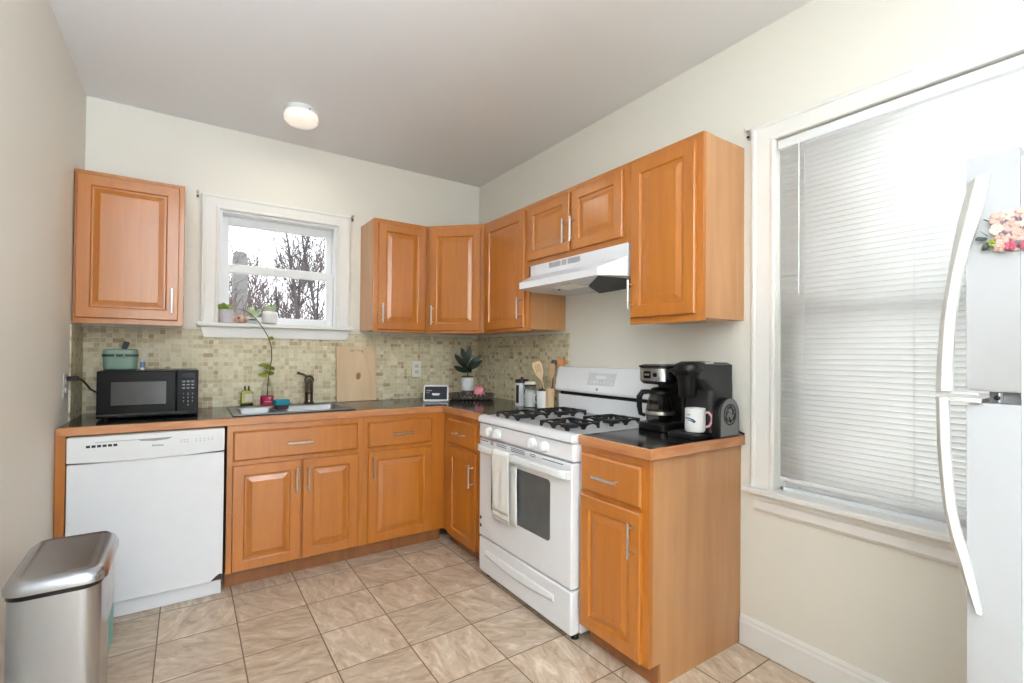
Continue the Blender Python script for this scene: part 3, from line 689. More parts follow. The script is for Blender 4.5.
cd = thing('candle_holder', 'small round rose copper candle holder on the window sill', 'candle holder', (-1.765, -0.024, SZ))
MB().lathe([(0.018, 0), (0.034, 0.008), (0.041, 0.026), (0.036, 0.046), (0.026, 0.056), (0.020, 0.050)], cap1=True).build('bowl', 'copper', cd)
MB().ball((0.008, -0.036, 0.03), 0.011, 0.006, 0.011).build('opening', 'petal_b', cd)
MB().ball((-0.014, -0.033, 0.032), 0.008, 0.006, 0.008).build('dimple', 'stem', cd)

# ------------------------------------------------------------------ dishwasher
dw = thing('dishwasher', 'white built-in dishwasher under the counter below the microwave', 'dishwasher', (-2.184, 0, 0))
DWX = 0.303
MB().box(-DWX + 0.004, DWX - 0.004, -0.60, -0.02, 0.10, 0.866).build('tub', 'darkgap', dw, smooth=False)
mb = MB().box(-DWX, DWX, -0.648, -0.602, 0.085, 0.7436)
mb.build('door_panel', 'enamel', dw, bevel=0.003)
# control fascia with a curved lower edge
top = 0.866
def fasc(x): return 0.7445 + 0.012 * (1 - min(1, abs(x - (-0.02)) / 0.26) ** 2) * -1 + 0.006
NX = 24; ring_b = []; ring_f = []
poly = [(-DWX, top)] + [(-DWX + 2 * DWX * i / NX, 0.744 - 0.0 + 0.010 * max(0, abs(2 * i / NX - 1) - 0.35) * 1.5) for i in range(NX + 1)] + [(DWX, top)]
MB().prism(poly, 'y', -0.664, -0.602).build('control_fascia', 'white', dw, bevel=0.004)
o = MB()
o.loft([[(x, -0.6645, z) for x, z in ((-0.055, 0.842), (0.085, 0.842), (0.066, 0.833), (0.015, 0.829), (-0.038, 0.833))], [(x, -0.650, z) for x, z in ((-0.05, 0.841), (0.08, 0.841), (0.066, 0.835), (0.015, 0.831), (-0.038, 0.835))]])
o.build('latch_recess', 'greyp', dw)
MB().box(-0.205, -0.055, -0.6652, -0.6638, 0.8395, 0.8415).build('trim_line', 'greyp', dw)
for i in range(6): MB().box(-0.236 + i * 0.0192, -0.222 + i * 0.0192, -0.6655, -0.6635, 0.818, 0.829).build('vent_slot', 'slot', dw)
text_mesh('brand_lettering', 'Amana', 0.016, 'slot', dw, (0.026, -0.6645, 0.807), (PI / 2, 0, 0))
for zr in (0.822, 0.812):
    for xs_ in ((0.115, 0.128, 0.141), (0.178, 0.195, 0.212, 0.229, 0.246)):
        mb = MB()
        for x in xs_: mb.box(x, x + 0.006, -0.6648, -0.6638, zr, zr + 0.0024)
        mb.build('control_print', 'greyp', dw)
MB().box(-DWX + 0.01, DWX - 0.004, -0.612, -0.58, 0.002, 0.083).build('kick_plate', 'enamel', dw, bevel=0.002)
MB().prism([(DWX - 0.052, 0.088), (DWX - 0.001, 0.088), (DWX - 0.001, 0.116), (DWX - 0.014, 0.118), (DWX - 0.03, 0.108)], 'y', -0.6488, -0.6478).build('chipped_corner', 'rust', dw, smooth=False)

# ------------------------------------------------------------------ stove
st = thing('gas_stove', 'white freestanding gas range with black grates between two base cabinets', 'stove', (0, 0, 0))
Y0, Y1 = -1.163, -1.961; SF = -0.655
MB().box(-0.60, -0.03, Y1, Y0, 0.035, 0.872).build('body', 'enamel', st, bevel=0.002)
mb = MB()
mb.loft([[(x, y, z) for x, z in ((-0.03, 0.8725), (-0.655, 0.8725), (-0.664, 0.878), (-0.664, 0.896), (-0.655, 0.908), (-0.62, 0.914), (-0.6, 0.909), (-0.12, 0.909), (-0.03, 0.914))] for y in (Y1, Y0)])
mb.build('cooktop', 'enamel', st, angle=0.9)
MB().prism([(-0.60, 0.790), (-0.648, 0.790), (-0.656, 0.80), (-0.654, 0.868), (-0.60, 0.872)], 'y', Y1 + 0.001, Y0 - 0.001).build('control_panel', 'enamel', st, bevel=0.003)
for y in (-1.284, -1.362, -1.676, -1.772):
    k = MB(); Tm = Matrix.Translation((-0.6558, y, 0.832)) @ Matrix.Rotation(-PI / 2, 4, 'Y')
    k.lathe([(0.029, 0.0), (0.029, 0.006), (0.025, 0.010), (0.023, 0.024), (0.018, 0.027)], seg=24, T=Tm)
    k.box(-0.019, 0.019, -0.006, 0.006, 0.02, 0.034, T=Tm)
    k.build('knob', 'white', st, bevel=0.0015)
# oven door
dz0, dz1 = 0.236, 0.784
od = MB().box(-0.655, -0.602, Y1 + 0.003, Y0 - 0.003, dz0, dz1).build('oven_door', 'enamel', st, bevel=0.006)
MB().prism([(p[0], p[1]) for p in rrect(-1.81, -1.295, 0.400, 0.682, 0.02)], 'x', -0.6562, -0.6545).build('door_window', 'ovenglass', od, smooth=False)
HZ0, HZ1 = 0.712, 0.752
mb = MB()
hp = []
for u, b in ((0, 0.002), (0.006, 0.010), (0.02, 0.022), (0.045, 0.030), (0.1, 0.033), (0.5, 0.035), (0.9, 0.033), (0.955, 0.030), (0.98, 0.022), (0.994, 0.010), (1, 0.002)):
    hp.append((Y0 - 0.026 + u * (Y1 - Y0 + 0.040), b))
prof_h = lambda y, b: [(-0.655 - b, y, HZ0 + 0.002), (-0.655 - b - 0.006, y, HZ0 + 0.010), (-0.655 - b - 0.006, y, HZ1 - 0.006), (-0.655 - b + 0.002, y, HZ1), (-0.655 - b + 0.014, y, HZ1), (-0.655 - b + 0.012, y, HZ0)]
mb.loft([prof_h(y, b) for y, b in hp])
mb.box(-0.676, -0.6545, Y0 - 0.034, Y0 - 0.012, HZ0 + 0.002, HZ1 - 0.001); mb.box(-0.676, -0.6545, Y1 + 0.012, Y1 + 0.034, HZ0 + 0.002, HZ1 - 0.001)
mb.build('door_handle', 'white', od, bevel=0.002)
slots = [(-1.175, -1.255, [0.773]), (-1.285, -1.312, [0.778, 0.771, 0.764]), (-1.345, -1.44, [0.775, 0.766]), (-1.485, -1.605, [0.778, 0.770, 0.762]), (-1.65, -1.695, [0.776, 0.767]), (-1.75, -1.90, [0.771])]
mb = MB()
for a, b, zs in slots:
    for z in zs: mb.box(-0.6558, -0.6535, b, a, z - 0.0016, z + 0.0016)
mb.build('vent_slots', 'slot', od)
for z in (0.336, 0.292): MB().ball((-0.6562, -1.186, z), 0.003, 0.009, 0.010).build('button', 'black', od)
mb = MB()
for i, (z, a, b) in enumerate(((0.357, -1.21, -1.30), (0.342, -1.215, -1.27), (0.331, -1.215, -1.29), (0.318, -1.215, -1.265), (0.305, -1.215, -1.30), (0.293, -1.215, -1.28), (0.281, -1.215, -1.27))):
    mb.box(-0.6556, -0.6545, b, a, z - 0.0012, z + 0.0012)
mb.build('printed_notes', 'lightp', od)
MB().box(-0.654, -0.602, Y1 + 0.003, Y0 - 0.003, 0.036, 0.226).build('drawer_front', 'enamel', st, bevel=0.008)
gp = []
for i in range(17):
    u = i / 16; gp.append((-1.24 - u * 0.6, 0.163 - 0.034 * math.sin(PI * u) * 0.6))
mb = MB(); n = len(gp)
mb.loft([[(-0.6535, y, 0.170), (-0.661, y, 0.166), (-0.664, y, z - 0.012), (-0.6535, y, z - 0.03)] for y, z in gp])
mb.build('drawer_grip', 'enamel', st, angle=0.5)
for x in (-0.60, -0.1):
    for y in (Y1 + 0.04, Y0 - 0.04): MB().lathe([(0.018, 0), (0.018, 0.036)], (x, y, 0), 12).build('foot', 'black', st)
# burners and grates
BX = (-0.50, -0.215); BY = (-1.362, -1.762)
for bx in BX:
    for byy in BY:
        k = MB().lathe([(0.045, 0.9095), (0.045, 0.916), (0.036, 0.918), (0.036, 0.924), (0.02, 0.926)], (bx, byy, 0), 24).build('burner', 'iron', st)
        g = MB(); a = 0.100; h0, h1 = 0.931, 0.940
        def archbar(u0, u1):
            P = [(u0, 0.9095), (u0, h1 - 0.002), (u1, h1 - 0.002), (u1, 0.9095)]; L_ = (u1 - u0) / 2
            for q in (1, 0):
                c = u0 + L_ * (q + 0.5)
                P += [(c + L_ * 0.42 * math.cos(PI * k / 8), 0.9095 + 0.022 * math.sin(PI * k / 8)) for k in range(9)]
            return P
        for s in (-1, 1):
            g.prism([(p[0] + bx, p[1]) for p in archbar(-a, a)], 'y', byy + s * a - 0.005, byy + s * a + 0.005)
            g.prism([(p[0] + byy, p[1]) for p in archbar(-a, a)], 'x', bx + s * a - 0.005, bx + s * a + 0.005)
            g.box(bx + s * 0.03 if s > 0 else bx - a, bx + a if s > 0 else bx - 0.03, byy - 0.005, byy + 0.005, h0, h1)
            g.box(bx - 0.005, bx + 0.005, byy + s * 0.03 if s > 0 else byy - a, byy + a if s > 0 else byy - 0.03, h0, h1)
            g.box(bx + s * 0.03 - 0.004, bx + s * 0.03 + 0.004, byy - 0.004, byy + 0.004, h0, h1 + 0.010)
        g.build('grate', 'iron', st, angle=0.8)
# backguard
mb = MB()
mb.prism([(-0.03, 0.915), (-0.075, 0.915), (-0.075, 1.012), (-0.03, 1.012)], 'y', Y1 + 0.002, Y0 - 0.002)
mb.build('lower_guard', 'enamel', st, bevel=0.003)
MB().box(-0.066, -0.03, Y1 + 0.01, Y0 - 0.01, 1.012, 1.034).build('oven_vent', 'darkgap', st, smooth=False)
MB().prism([(-0.02, 1.034), (-0.098, 1.034), (-0.104, 1.046), (-0.078, 1.172), (-0.066, 1.186), (-0.02, 1.186)], 'y', Y1, Y0 + 0.004).build('backguard', 'enamel', st, bevel=0.004)
def bgx(z): return -0.104 + (z - 1.046) / 0.126 * 0.026
Tb = Matrix.Rotation(math.atan2(0.026, 0.126), 4, 'Y')
ds_ = MB()
ds_.loft([[(bgx(z) - o_, y, z) for y, z in ((-1.455, 1.156), (-1.675, 1.156), (-1.66, 1.086), (-1.455, 1.086))] for o_ in (0.0, 0.004)])
dso = ds_.build('clock_panel', 'lightp', st, bevel=0.001)
mb = MB()
for i in range(7):
    y = -1.475 - i * 0.027; mb.box(bgx(1.1) - 0.0055, bgx(1.1) - 0.0025, y - 0.014, y, 1.094, 1.102 + 0.006 * (i % 3))
mb.box(bgx(1.13) - 0.0055, bgx(1.13) - 0.003, -1.60, -1.52, 1.12, 1.142)
mb.build('clock_buttons', 'white', dso, bevel=0.001)
MB().box(bgx(1.062) - 0.0012, bgx(1.062) + 0.002, -1.545, -1.530, 1.055, 1.069).build('badge', 'greyp', st)
# towel on the oven handle
tw = thing('dish_towel', 'white dish towel with woven bands hanging from the oven door handle', 'towel', (0, 0, 0))
def towel(y0, y1, pathpts, amp, name, m, ph=0.0):
    mb = MB(); NYt = 12; rows = []
    for (x, z) in pathpts:
        r = []
        for j in range(NYt + 1):
            u = j / NYt; drop = max(0, 0.755 - z); w = amp * math.sin(u * 7 + ph) * min(1, drop * 5)
            r.append((x - abs(w) if x < -0.68 else x, y0 + (y1 - y0) * (u * (1 + 0.0 * drop)) + 0.012 * drop * math.sin(3 * u), z))
        rows.append(r)
    vs = [p for r in rows for p in r]; k = NYt + 1
    mb._add(vs, [(i * k + j, i * k + j + 1, (i + 1) * k + j + 1, (i + 1) * k + j) for i in range(len(rows) - 1) for j in range(NYt)])
    o = mb.build(name, m, tw, angle=3.0)
    s = o.modifiers.new('thick', 'SOLIDIFY'); s.thickness = 0.004; s.offset = 1
    return o
front = [(-0.669, 0.66), (-0.669, 0.70), (-0.671, 0.745), (-0.677, 0.7565), (-0.690, 0.757), (-0.699, 0.751), (-0.7015, 0.735)] + [(-0.702 + 0.001 * i, 0.70 - 0.03 * i) for i in range(11)]
towel(-1.375, -1.535, front, 0.006, 'towel_front', 'towel')
back = [(-0.668, 0.70), (-0.6685, 0.64)] + [(-0.669 + 0.0008 * i, 0.60 - 0.035 * i) for i in range(7)]
towel(-1.385, -1.560, back, 0.003, 'towel_back', 'towel', 1.0)
towel(-1.376, -1.536, [(-0.6975, 0.47), (-0.697, 0.455), (-0.6965, 0.445)], 0.0065, 'woven_band', 'towelband')
towel(-1.376, -1.536, [(-0.696, 0.425), (-0.6957, 0.418)], 0.0065, 'woven_band', 'towelband')

# ------------------------------------------------------------------ range hood
rh = thing('range_hood', 'white under-cabinet range hood mounted above the gas stove', 'range hood', (0, 0, 0))
hy0, hy1 = -1.168, -1.956
def sec(x0, z0): return x0, z0
A = [(-0.003, hy0), (-0.31, hy0), (-0.31, hy1), (-0.003, hy1)]
Lp = [(-0.003, hy0), (-0.31, hy0), (-0.441, -1.238), (-0.441, -1.886), (-0.31, hy1), (-0.003, hy1)]
A6 = [(-0.003, hy0), (-0.305, hy0), (-0.31, hy0 - 0.002), (-0.31, hy1 + 0.002), (-0.305, hy1), (-0.003, hy1)]
rings = [[(x, y, 1.640) for x, y in Lp], [(x, y, 1.678) for x, y in Lp], [(x, y, 1.735) for x, y in A6], [(x, y, 1.8005) for x, y in A6]]
MB().loft(rings, True, True).build('shell', 'enamel', rh, bevel=0.002, angle=0.3)
for a, b in ((-1.355, -1.455), (-1.470, -1.505), (-1.520, -1.620)):
    mb = MB()
    for k in range(7): mb.box(-0.3118, -0.3095, b, a, 1.763 + k * 0.0042, 1.7655 + k * 0.0042)
    mb.build('vent_grille', 'hoodgrill', rh)
MB().box(-0.36, -0.24, -1.62, -1.44, 1.632, 1.6395).build('lamp_lens', 'lens', rh, bevel=0.002)
mb = MB(); mb._add([(-0.425, -1.875, 1.639), (-0.24, -1.615, 1.630), (-0.03, -1.48, 1.625), (-0.03, -1.93, 1.634), (-0.425, -1.875, 1.6395), (-0.24, -1.615, 1.6395), (-0.03, -1.48, 1.6395), (-0.03, -1.93, 1.6395)], [(0, 1, 2, 3), (7, 6, 5, 4), (0, 4, 5, 1), (1, 5, 6, 2), (2, 6, 7, 3), (3, 7, 4, 0)])
mb.build('grease_filter', 'filter', rh, smooth=False)
MB().lathe([(0.006, -0.008), (0.006, 0)], (-0.27, -1.40, 1.6395), 10).build('switch', 'slot', rh)

# ------------------------------------------------------------------ ceiling lamp
cl = thing('ceiling_light', 'round white flush ceiling light near the back wall', 'lamp', (-1.512, -0.53, H))
MB().lathe([(0.088, 0), (0.088, -0.028), (0.084, -0.032)]).build('base_ring', 'white', cl)
MB().lathe([(0.091, -0.031), (0.094, -0.040), (0.092, -0.066), (0.078, -0.080), (0.03, -0.087), (0.002, -0.088)]).build('shade', 'lampglass', cl, angle=1.2)
MB().ball((0.03, -0.088, -0.024), 0.004).build('screw', 'slot', cl)
ld = bpy.data.lights.new('ceiling_light_bulb', 'AREA'); ld.shape = 'DISK'; ld.size = 0.16; ld.energy = 1.6; ld.color = (1, 0.95, 0.87)
lo_ = bpy.data.objects.new('ceiling_light_bulb', ld); COL.objects.link(lo_); lo_.location = (0, 0, -0.092); lo_.parent = cl

# ------------------------------------------------------------------ microwave and things on it
mw = thing('microwave', 'black countertop microwave on the left end of the counter', 'microwave', (-2.206, -0.40, CT + 0.0005))
mx = 0.212
MB().box(-mx, mx, 0.006, 0.335, 0.007, 0.246).build('cabinet', 'black', mw, bevel=0.004)
dm = MB().box(-mx, 0.113, -0.016, 0.0055, 0.008, 0.246).build('door', 'gloss', mw, bevel=0.005)
MB().box(-0.156, 0.070, -0.0172, -0.0155, 0.072, 0.190).build('door_window', 'mwglass', dm)
MB().box(-mx + 0.002, mx - 0.002, -0.0178, -0.0155, 0.020, 0.028).build('lower_strip', 'gray', dm, bevel=0.001)
cp = MB().box(0.1145, mx, -0.014, 0.0055, 0.008, 0.246).build('control_panel', 'gloss', mw, bevel=0.004)
MB().box(0.136, 0.196, -0.0152, -0.0138, 0.205, 0.232).build('display', 'screen', cp)
keys = ['123', '456', '789', '·0·']
for r_, row in enumerate(keys):
    for c_, ch in enumerate(row):
        if ch == '·': continue
        text_mesh('key_digit', ch, 0.013, 'lcd', cp, (0.146 + c_ * 0.020, -0.0142, 0.120 - r_ * 0.020), (PI / 2, 0, 0))
mb = MB()
for r_ in range(3):
    for c_ in range(3): mb.box(0.139 + c_ * 0.020, 0.153 + c_ * 0.020, -0.0148, -0.0138, 0.187 - r_ * 0.018, 0.1895 - r_ * 0.018); mb.box(0.141 + c_ * 0.020, 0.151 + c_ * 0.020, -0.0148, -0.0138, 0.183 - r_ * 0.018, 0.1845 - r_ * 0.018)
mb.build('key_print', 'lcd', cp)
for x in (-0.18, 0.18):
    for y in (0.03, 0.30): MB().lathe([(0.014, 0), (0.014, 0.0072)], (x, y, 0), 12).build('foot', 'gray', mw)
cdx = -(-2.2165); 
MB().tube([(-mx - 0.0, 0.2, 0.12), (-mx - 0.02, 0.19, 0.125), (-mx - 0.04, 0.12, 0.15), (-mx - 0.045, 0.02, 0.185), (-mx - 0.053, -0.03, 0.205), (-mx - 0.07, -0.05, 0.215)], 0.0045, 8).build('power_cord', 'cord', mw)
MB().prism(rrect(-0.082, -0.040, -0.013, 0.013, 0.006), 'z', -0.011, 0.011).build('plug', 'cord', mw, bevel=0.003).location = (-mx - 0.0215, -0.05, 0.213)
lo = thing('wall_outlet', 'ivory outlet plate on the left wall with a black plug', 'outlet', (XL + 0.0005, -0.45, 1.09))
MB().box(0, 0.006, -0.036, 0.036, -0.058, 0.058).build('plate', 'offwhite', lo, bevel=0.002)
for z in (-0.02, 0.02): MB().lathe([(0.016, 0), (0.016, 0.002)], seg=18, T=Matrix.Translation((0.006, 0, z)) @ Matrix.Rotation(PI / 2, 4, 'Y')).build('socket', 'white', lo)
bo2 = thing('wall_outlet', 'pale outlet plate set in the backsplash, right of the cutting board', 'outlet', (-0.558, -0.0075, 1.138))
MB().box(-0.037, 0.037, -0.006, 0, -0.062, 0.062).build('plate', 'lens', bo2, bevel=0.002)
for z in (-0.022, 0.022): MB().box(-0.016, 0.016, -0.0075, -0.0055, z - 0.013, z + 0.013).build('socket', 'offwhite', bo2, bevel=0.002)
mt = CT + 0.0005 + 0.2465
lx = thing('lunch_box', 'sage green lunch box with dark band on the microwave', 'lunch box', (-2.342, -0.235, mt))
def lb(z, g, r=0.03): return rr3(-0.073 + g, 0.073 - g, -0.05 + g, 0.05 - g, r, z)
MB().loft([lb(0.0, 0.012), lb(0.008, 0.003), lb(0.07, 0.0)]).build('body', 'sage', lx)
MB().loft([lb(0.0705, -0.002), lb(0.084, -0.002)]).build('seal_band', 'dgreen', lx)
MB().loft([lb(0.0845, 0.0), lb(0.106, 0.002), lb(0.112, 0.010)]).build('lid', 'sage', lx)
ltc = MB(); ltc.box(-0.022, -0.014, -0.057, -0.0505, 0.06, 0.092).box(0.014, 0.022, -0.057, -0.0505, 0.06, 0.092).box(-0.022, 0.022, -0.057, -0.0505, 0.060, 0.068)
ltc.build('latch', 'sage', lx, bevel=0.002)
MB().box(-0.034, -0.010, -0.008, 0.008, 0.11, 0.152, T=Matrix.Rotation(math.radians(18), 4, 'Y')).build('handle', 'black', lx, bevel=0.003)
pb = thing('small_tube', 'tiny white and blue tube beside the lunch box on the microwave', 'tube', (-2.247, -0.262, mt))
MB().lathe([(0.010, 0), (0.010, 0.012)], seg=16).build('base', 'white', pb)
MB().lathe([(0.0103, 0.0122), (0.0103, 0.042)], seg=16).build('label_wrap', 'bluelabel', pb)
MB().lathe([(0.009, 0.0422), (0.009, 0.05), (0.005, 0.053)], seg=16).build('cap', 'white', pb)

# ------------------------------------------------------------------ corner items
sd = thing('smart_display', 'white framed tabletop display with dark screen near the corner', 'display', (-0.555, -0.36, CT + 0.0005), math.radians(-29))
Tt = Matrix.Translation((0, 0.0, 0.004)) @ Matrix.Rotation(math.radians(-18), 4, 'X')
mb = MB(); mb.prism(rrect(-0.089, 0.089, 0, 0.118, 0.012), 'y', -0.004, 0.006, T=Tt); mb.build('bezel', 'white', sd, bevel=0.002)
MB().box(-0.080, 0.080, -0.0052, -0.0042, 0.012, 0.108, T=Tt).build('screen', 'screen', sd)
mb = MB(); mb.box(-0.07, -0.03, -0.006, -0.0052, 0.074, 0.080, T=Tt).box(-0.07, -0.045, -0.006, -0.0052, 0.060, 0.063, T=Tt)
mb.build('screen_text', 'greyp', sd)
MB().loft([rr3(-0.05, 0.05, 0.004, 0.085, 0.03, 0), rr3(-0.045, 0.045, 0.006, 0.075, 0.025, 0.03), rr3(-0.03, 0.03, 0.010, 0.03, 0.008, 0.06)]).build('stand', 'lightp', sd)
ty = thing('serving_tray', 'dark oval tray with a mottled beaded rim in the corner', 'tray', (-0.235, -0.315, CT + 0.0005), math.radians(-32))
def ell(a, b, z, n=40): return [(a * math.cos(2 * PI * k / n), b * math.sin(2 * PI * k / n), z) for k in range(n)]
MB().loft([ell(0.155, 0.095, 0), ell(0.160, 0.10, 0.004), ell(0.152, 0.092, 0.008)]).build('base', 'black', ty)
mb = MB()
for zz, rr in ((0.018, 1.0), (0.038, 1.03)):
    for k in range(34):
        a = 2 * PI * (k + (0.5 if zz > 0.03 else 0)) / 34; mb.ball((0.160 * rr * math.cos(a), 0.10 * rr * math.sin(a), zz), 0.0125, seg=8, rings=5)
mb.build('beaded_rim', 'ring', ty)
TZ = CT + 0.009
jp = thing('jar_plant', 'white labelled jar on the tray holding a dark leafy plant', 'plant', (-0.262, -0.300, TZ), math.radians(-32))
MB().lathe([(0.042, 0), (0.046, 0.006), (0.046, 0.145), (0.040, 0.158), (0.036, 0.160)], cap1=True).build('jar', 'can', jp)
MB().lathe([(0.0462, 0.02), (0.0466, 0.021), (0.0466, 0.060), (0.0462, 0.061)], cap0=False, cap1=False).build('label_band', 'ring', jp)
MB().box(-0.028, 0.028, -0.0485, -0.0455, 0.085, 0.135).build('paper_label', 'lightp', jp)
MB().lathe([(0.046, 0.160), (0.046, 0.168), (0.03, 0.172)]).build('rim', 'lid', jp)
MB().tube([(0, 0, 0.17), (0.0, 0, 0.22), (0.004, 0, 0.30)], [0.006, 0.005, 0.003], 8).build('stalk', 'stem', jp)
mb = MB()
for b, tp, w in (((0, 0, 0.20), (-0.105, -0.02, 0.245), 0.045), ((0, 0, 0.20), (0.03, -0.07, 0.235), 0.05), ((0, 0, 0.23), (-0.10, 0.0, 0.335), 0.05), ((0, 0, 0.24), (0.105, -0.01, 0.335), 0.052), ((0, 0, 0.27), (0.015, -0.01, 0.40), 0.05), ((0, 0, 0.22), (0.11, 0.02, 0.29), 0.05), ((0, 0, 0.26), (-0.05, 0.02, 0.385), 0.05), ((0, 0, 0.22), (-0.04, -0.06, 0.275), 0.04)):
    mb.leaf(b, tp, w * 0.92, -0.12, side=(Vector(tp) - Vector(b)).cross(Vector((0.1, 1, 0.25))))
mb.build('foliage', 'leafdark', jp)
pk = thing('pink_ornament', 'small rounded pink and white ornament on the tray beside the jar', 'ornament', (-0.190, -0.355, TZ), math.radians(-32))
MB().loft([rr3(-0.034, 0.034, -0.022, 0.022, 0.012, 0), rr3(-0.042, 0.042, -0.028, 0.028, 0.016, 0.03), rr3(-0.036, 0.036, -0.022, 0.022, 0.012, 0.068), rr3(-0.022, 0.022, -0.008, 0.008, 0.004, 0.088)]).build('body', 'pinkbag', pk)
MB().box(-0.03, 0.026, -0.0315, -0.028, 0.014, 0.034).build('white_patch', 'petal_a', pk)
MB().tube([(-0.016, 0, 0.088), (-0.024, -0.004, 0.105), (0.0, 0, 0.092), (0.024, 0.004, 0.106), (0.016, 0, 0.088)], 0.004, 6).build('bow', 'pinkbag', pk)
# canisters by the stove
c1 = thing('tin_canister', 'white tin canister with dark stripe and lid, left of the glass jar', 'canister', (-0.150, -0.865, CT + 0.0005))
MB().lathe([(0.045, 0), (0.047, 0.004), (0.047, 0.150), (0.045, 0.154)]).build('tin', 'can', c1)
MB().box(-0.012, 0.012, -0.002, 0.0, 0.02, 0.14, T=Matrix.Rotation(math.radians(-75), 4, 'Z') @ Matrix.Translation((0, -0.0466, 0))).build('stripe', 'slot', c1)
MB().lathe([(0.0475, 0.1545), (0.0475, 0.172), (0.042, 0.178), (0.010, 0.181), (0.010, 0.192), (0.002, 0.194)]).build('lid', 'lid', c1)
c2 = thing('glass_jar', 'clip-top glass jar standing between the white canister and white pot', 'jar', (-0.165, -0.978, CT + 0.0005))
MB().lathe([(0.040, 0), (0.042, 0.004), (0.042, 0.125), (0.036, 0.142), (0.036, 0.150)], cap1=False).build('glass_body', 'clear', c2)
MB().lathe([(0.037, 0.004), (0.037, 0.105), (0.02, 0.115)]).build('contents', 'lightp', c2)
MB().lathe([(0.038, 0.151), (0.039, 0.158), (0.034, 0.168), (0.012, 0.172)]).build('lid', 'lens', c2)
mb = MB().lathe([(0.0385, 0.140), (0.040, 0.143), (0.0385, 0.146)], cap0=False, cap1=False)
mb.tube([(-0.040, -0.01, 0.145), (-0.050, -0.012, 0.12), (-0.047, 0, 0.09), (-0.044, 0.01, 0.13)], 0.002, 6)
mb.build('wire_clasp', 'slot', c2)
c3 = thing('sugar_pot', 'small white ceramic pot with handle left of the wooden utensils', 'pot', (-0.125, -1.072, CT + 0.0005))
MB().lathe([(0.036, 0), (0.042, 0.006), (0.044, 0.10), (0.042, 0.112), (0.038, 0.112), (0.038, 0.09)], cap1=True).build('pot', 'potwhite', c3)
MB().tube([(-0.03, 0.025, 0.09), (-0.052, 0.032, 0.085), (-0.052, 0.032, 0.045), (-0.03, 0.027, 0.03)], 0.006, 8).build('handle', 'potwhite', c3)
MB().lathe([(0.037, 0.113), (0.036, 0.12), (0.010, 0.128), (0.010, 0.140), (0.002, 0.142)]).build('lid', 'lid', c3)
uh = thing('utensil_holder', 'slim bamboo utensil holder standing against the stove backguard', 'holder', (-0.118, -1.128, CT + 0.0005))
mb = MB().loft([rr3(-0.022, 0.022, -0.018, 0.018, 0.005, 0), rr3(-0.022, 0.022, -0.018, 0.018, 0.005, 0.13), rr3(-0.018, 0.018, -0.014, 0.014, 0.004, 0.13), rr3(-0.018, 0.018, -0.014, 0.014, 0.004, 0.03)])
mb.build('holder', 'bamboo', uh, angle=0.4)
def utensil(name, label, base, tip, head_w, head_l, m, slots=0, tk=0.005):
    t = thing(name, label, 'utensil', base)
    d = Vector(tip) - Vector(base); L = d.length; q = d.to_track_quat('Z', 'Y')
    # keep the blade facing the room
    face = Vector((-0.55, -0.83, 0)); zx = d.normalized(); yx = (face - zx * face.dot(zx)).normalized(); xx = (-yx).cross(zx).normalized()
    R = Matrix((( -xx.x, -yx.x, zx.x), (-xx.y, -yx.y, zx.y), (-xx.z, -yx.z, zx.z))).to_4x4()
    o = MB().tube([(0, 0, 0), (0, 0, L - head_l)], [0.006, 0.006], 8)
    o.v = [tuple(R @ Vector(p)) for p in o.v]; o.build('handle', m, t)
    w = head_w / 2; h0 = L - head_l
    prof = [(-0.006, h0 - 0.002), (-w * 0.8, h0 + head_l * 0.3), (-w, h0 + head_l * 0.8), (-w * 0.75, L), (w * 0.75, L), (w, h0 + head_l * 0.8), (w * 0.8, h0 + head_l * 0.3), (0.006, h0 - 0.002)]
    o = MB().prism(prof, 'y', -tk / 2, tk / 2); o.v = [tuple(R @ Vector(p)) for p in o.v]; hd = o.build('head', m, t, bevel=0.0015)
    for k in range(slots):
        x = (k - (slots - 1) / 2) * head_w * 0.2
        o = MB().box(x - 0.003, x + 0.003, -tk / 2 - 0.0006, tk / 2 + 0.0006, h0 + head_l * 0.4, h0 + head_l * 0.85); o.v = [tuple(R @ Vector(p)) for p in o.v]; o.build('slot', 'spoonwood', hd)
    return t
ub = (-0.118, -1.128, CT + 0.035)
utensil('slotted_spatula', 'pale wooden slotted spatula leaning left out of the utensil holder', (-0.124, -1.124, CT + 0.034), (-0.150, -1.020, CT + 0.300), 0.066, 0.12, 'bamboo', 3)
utensil('wooden_spoon', 'brown wooden spoon standing behind the slotted spatula in the holder', (-0.110, -1.131, CT + 0.034), (-0.085, -1.108, CT + 0.290), 0.044, 0.10, 'spoonwood')
utensil('rubber_spatula', 'dark grey rubber spatula standing behind the wooden spoon', (-0.116, -1.136, CT + 0.034), (-0.062, -1.104, CT + 0.315), 0.042, 0.085, 'gray')
utensil('painted_spoon', 'orange painted wooden spoon beside the dark grey spatula', (-0.112, -1.134, CT + 0.034), (-0.032, -1.146, CT + 0.322), 0.05, 0.07, 'orange')

# ------------------------------------------------------------------ coffee maker
cm = thing('coffee_maker', 'black and steel drip coffee maker with glass carafe, next to the stove', 'coffee maker', (-0.145, -2.052, CT + 0.0005), -PI / 2)
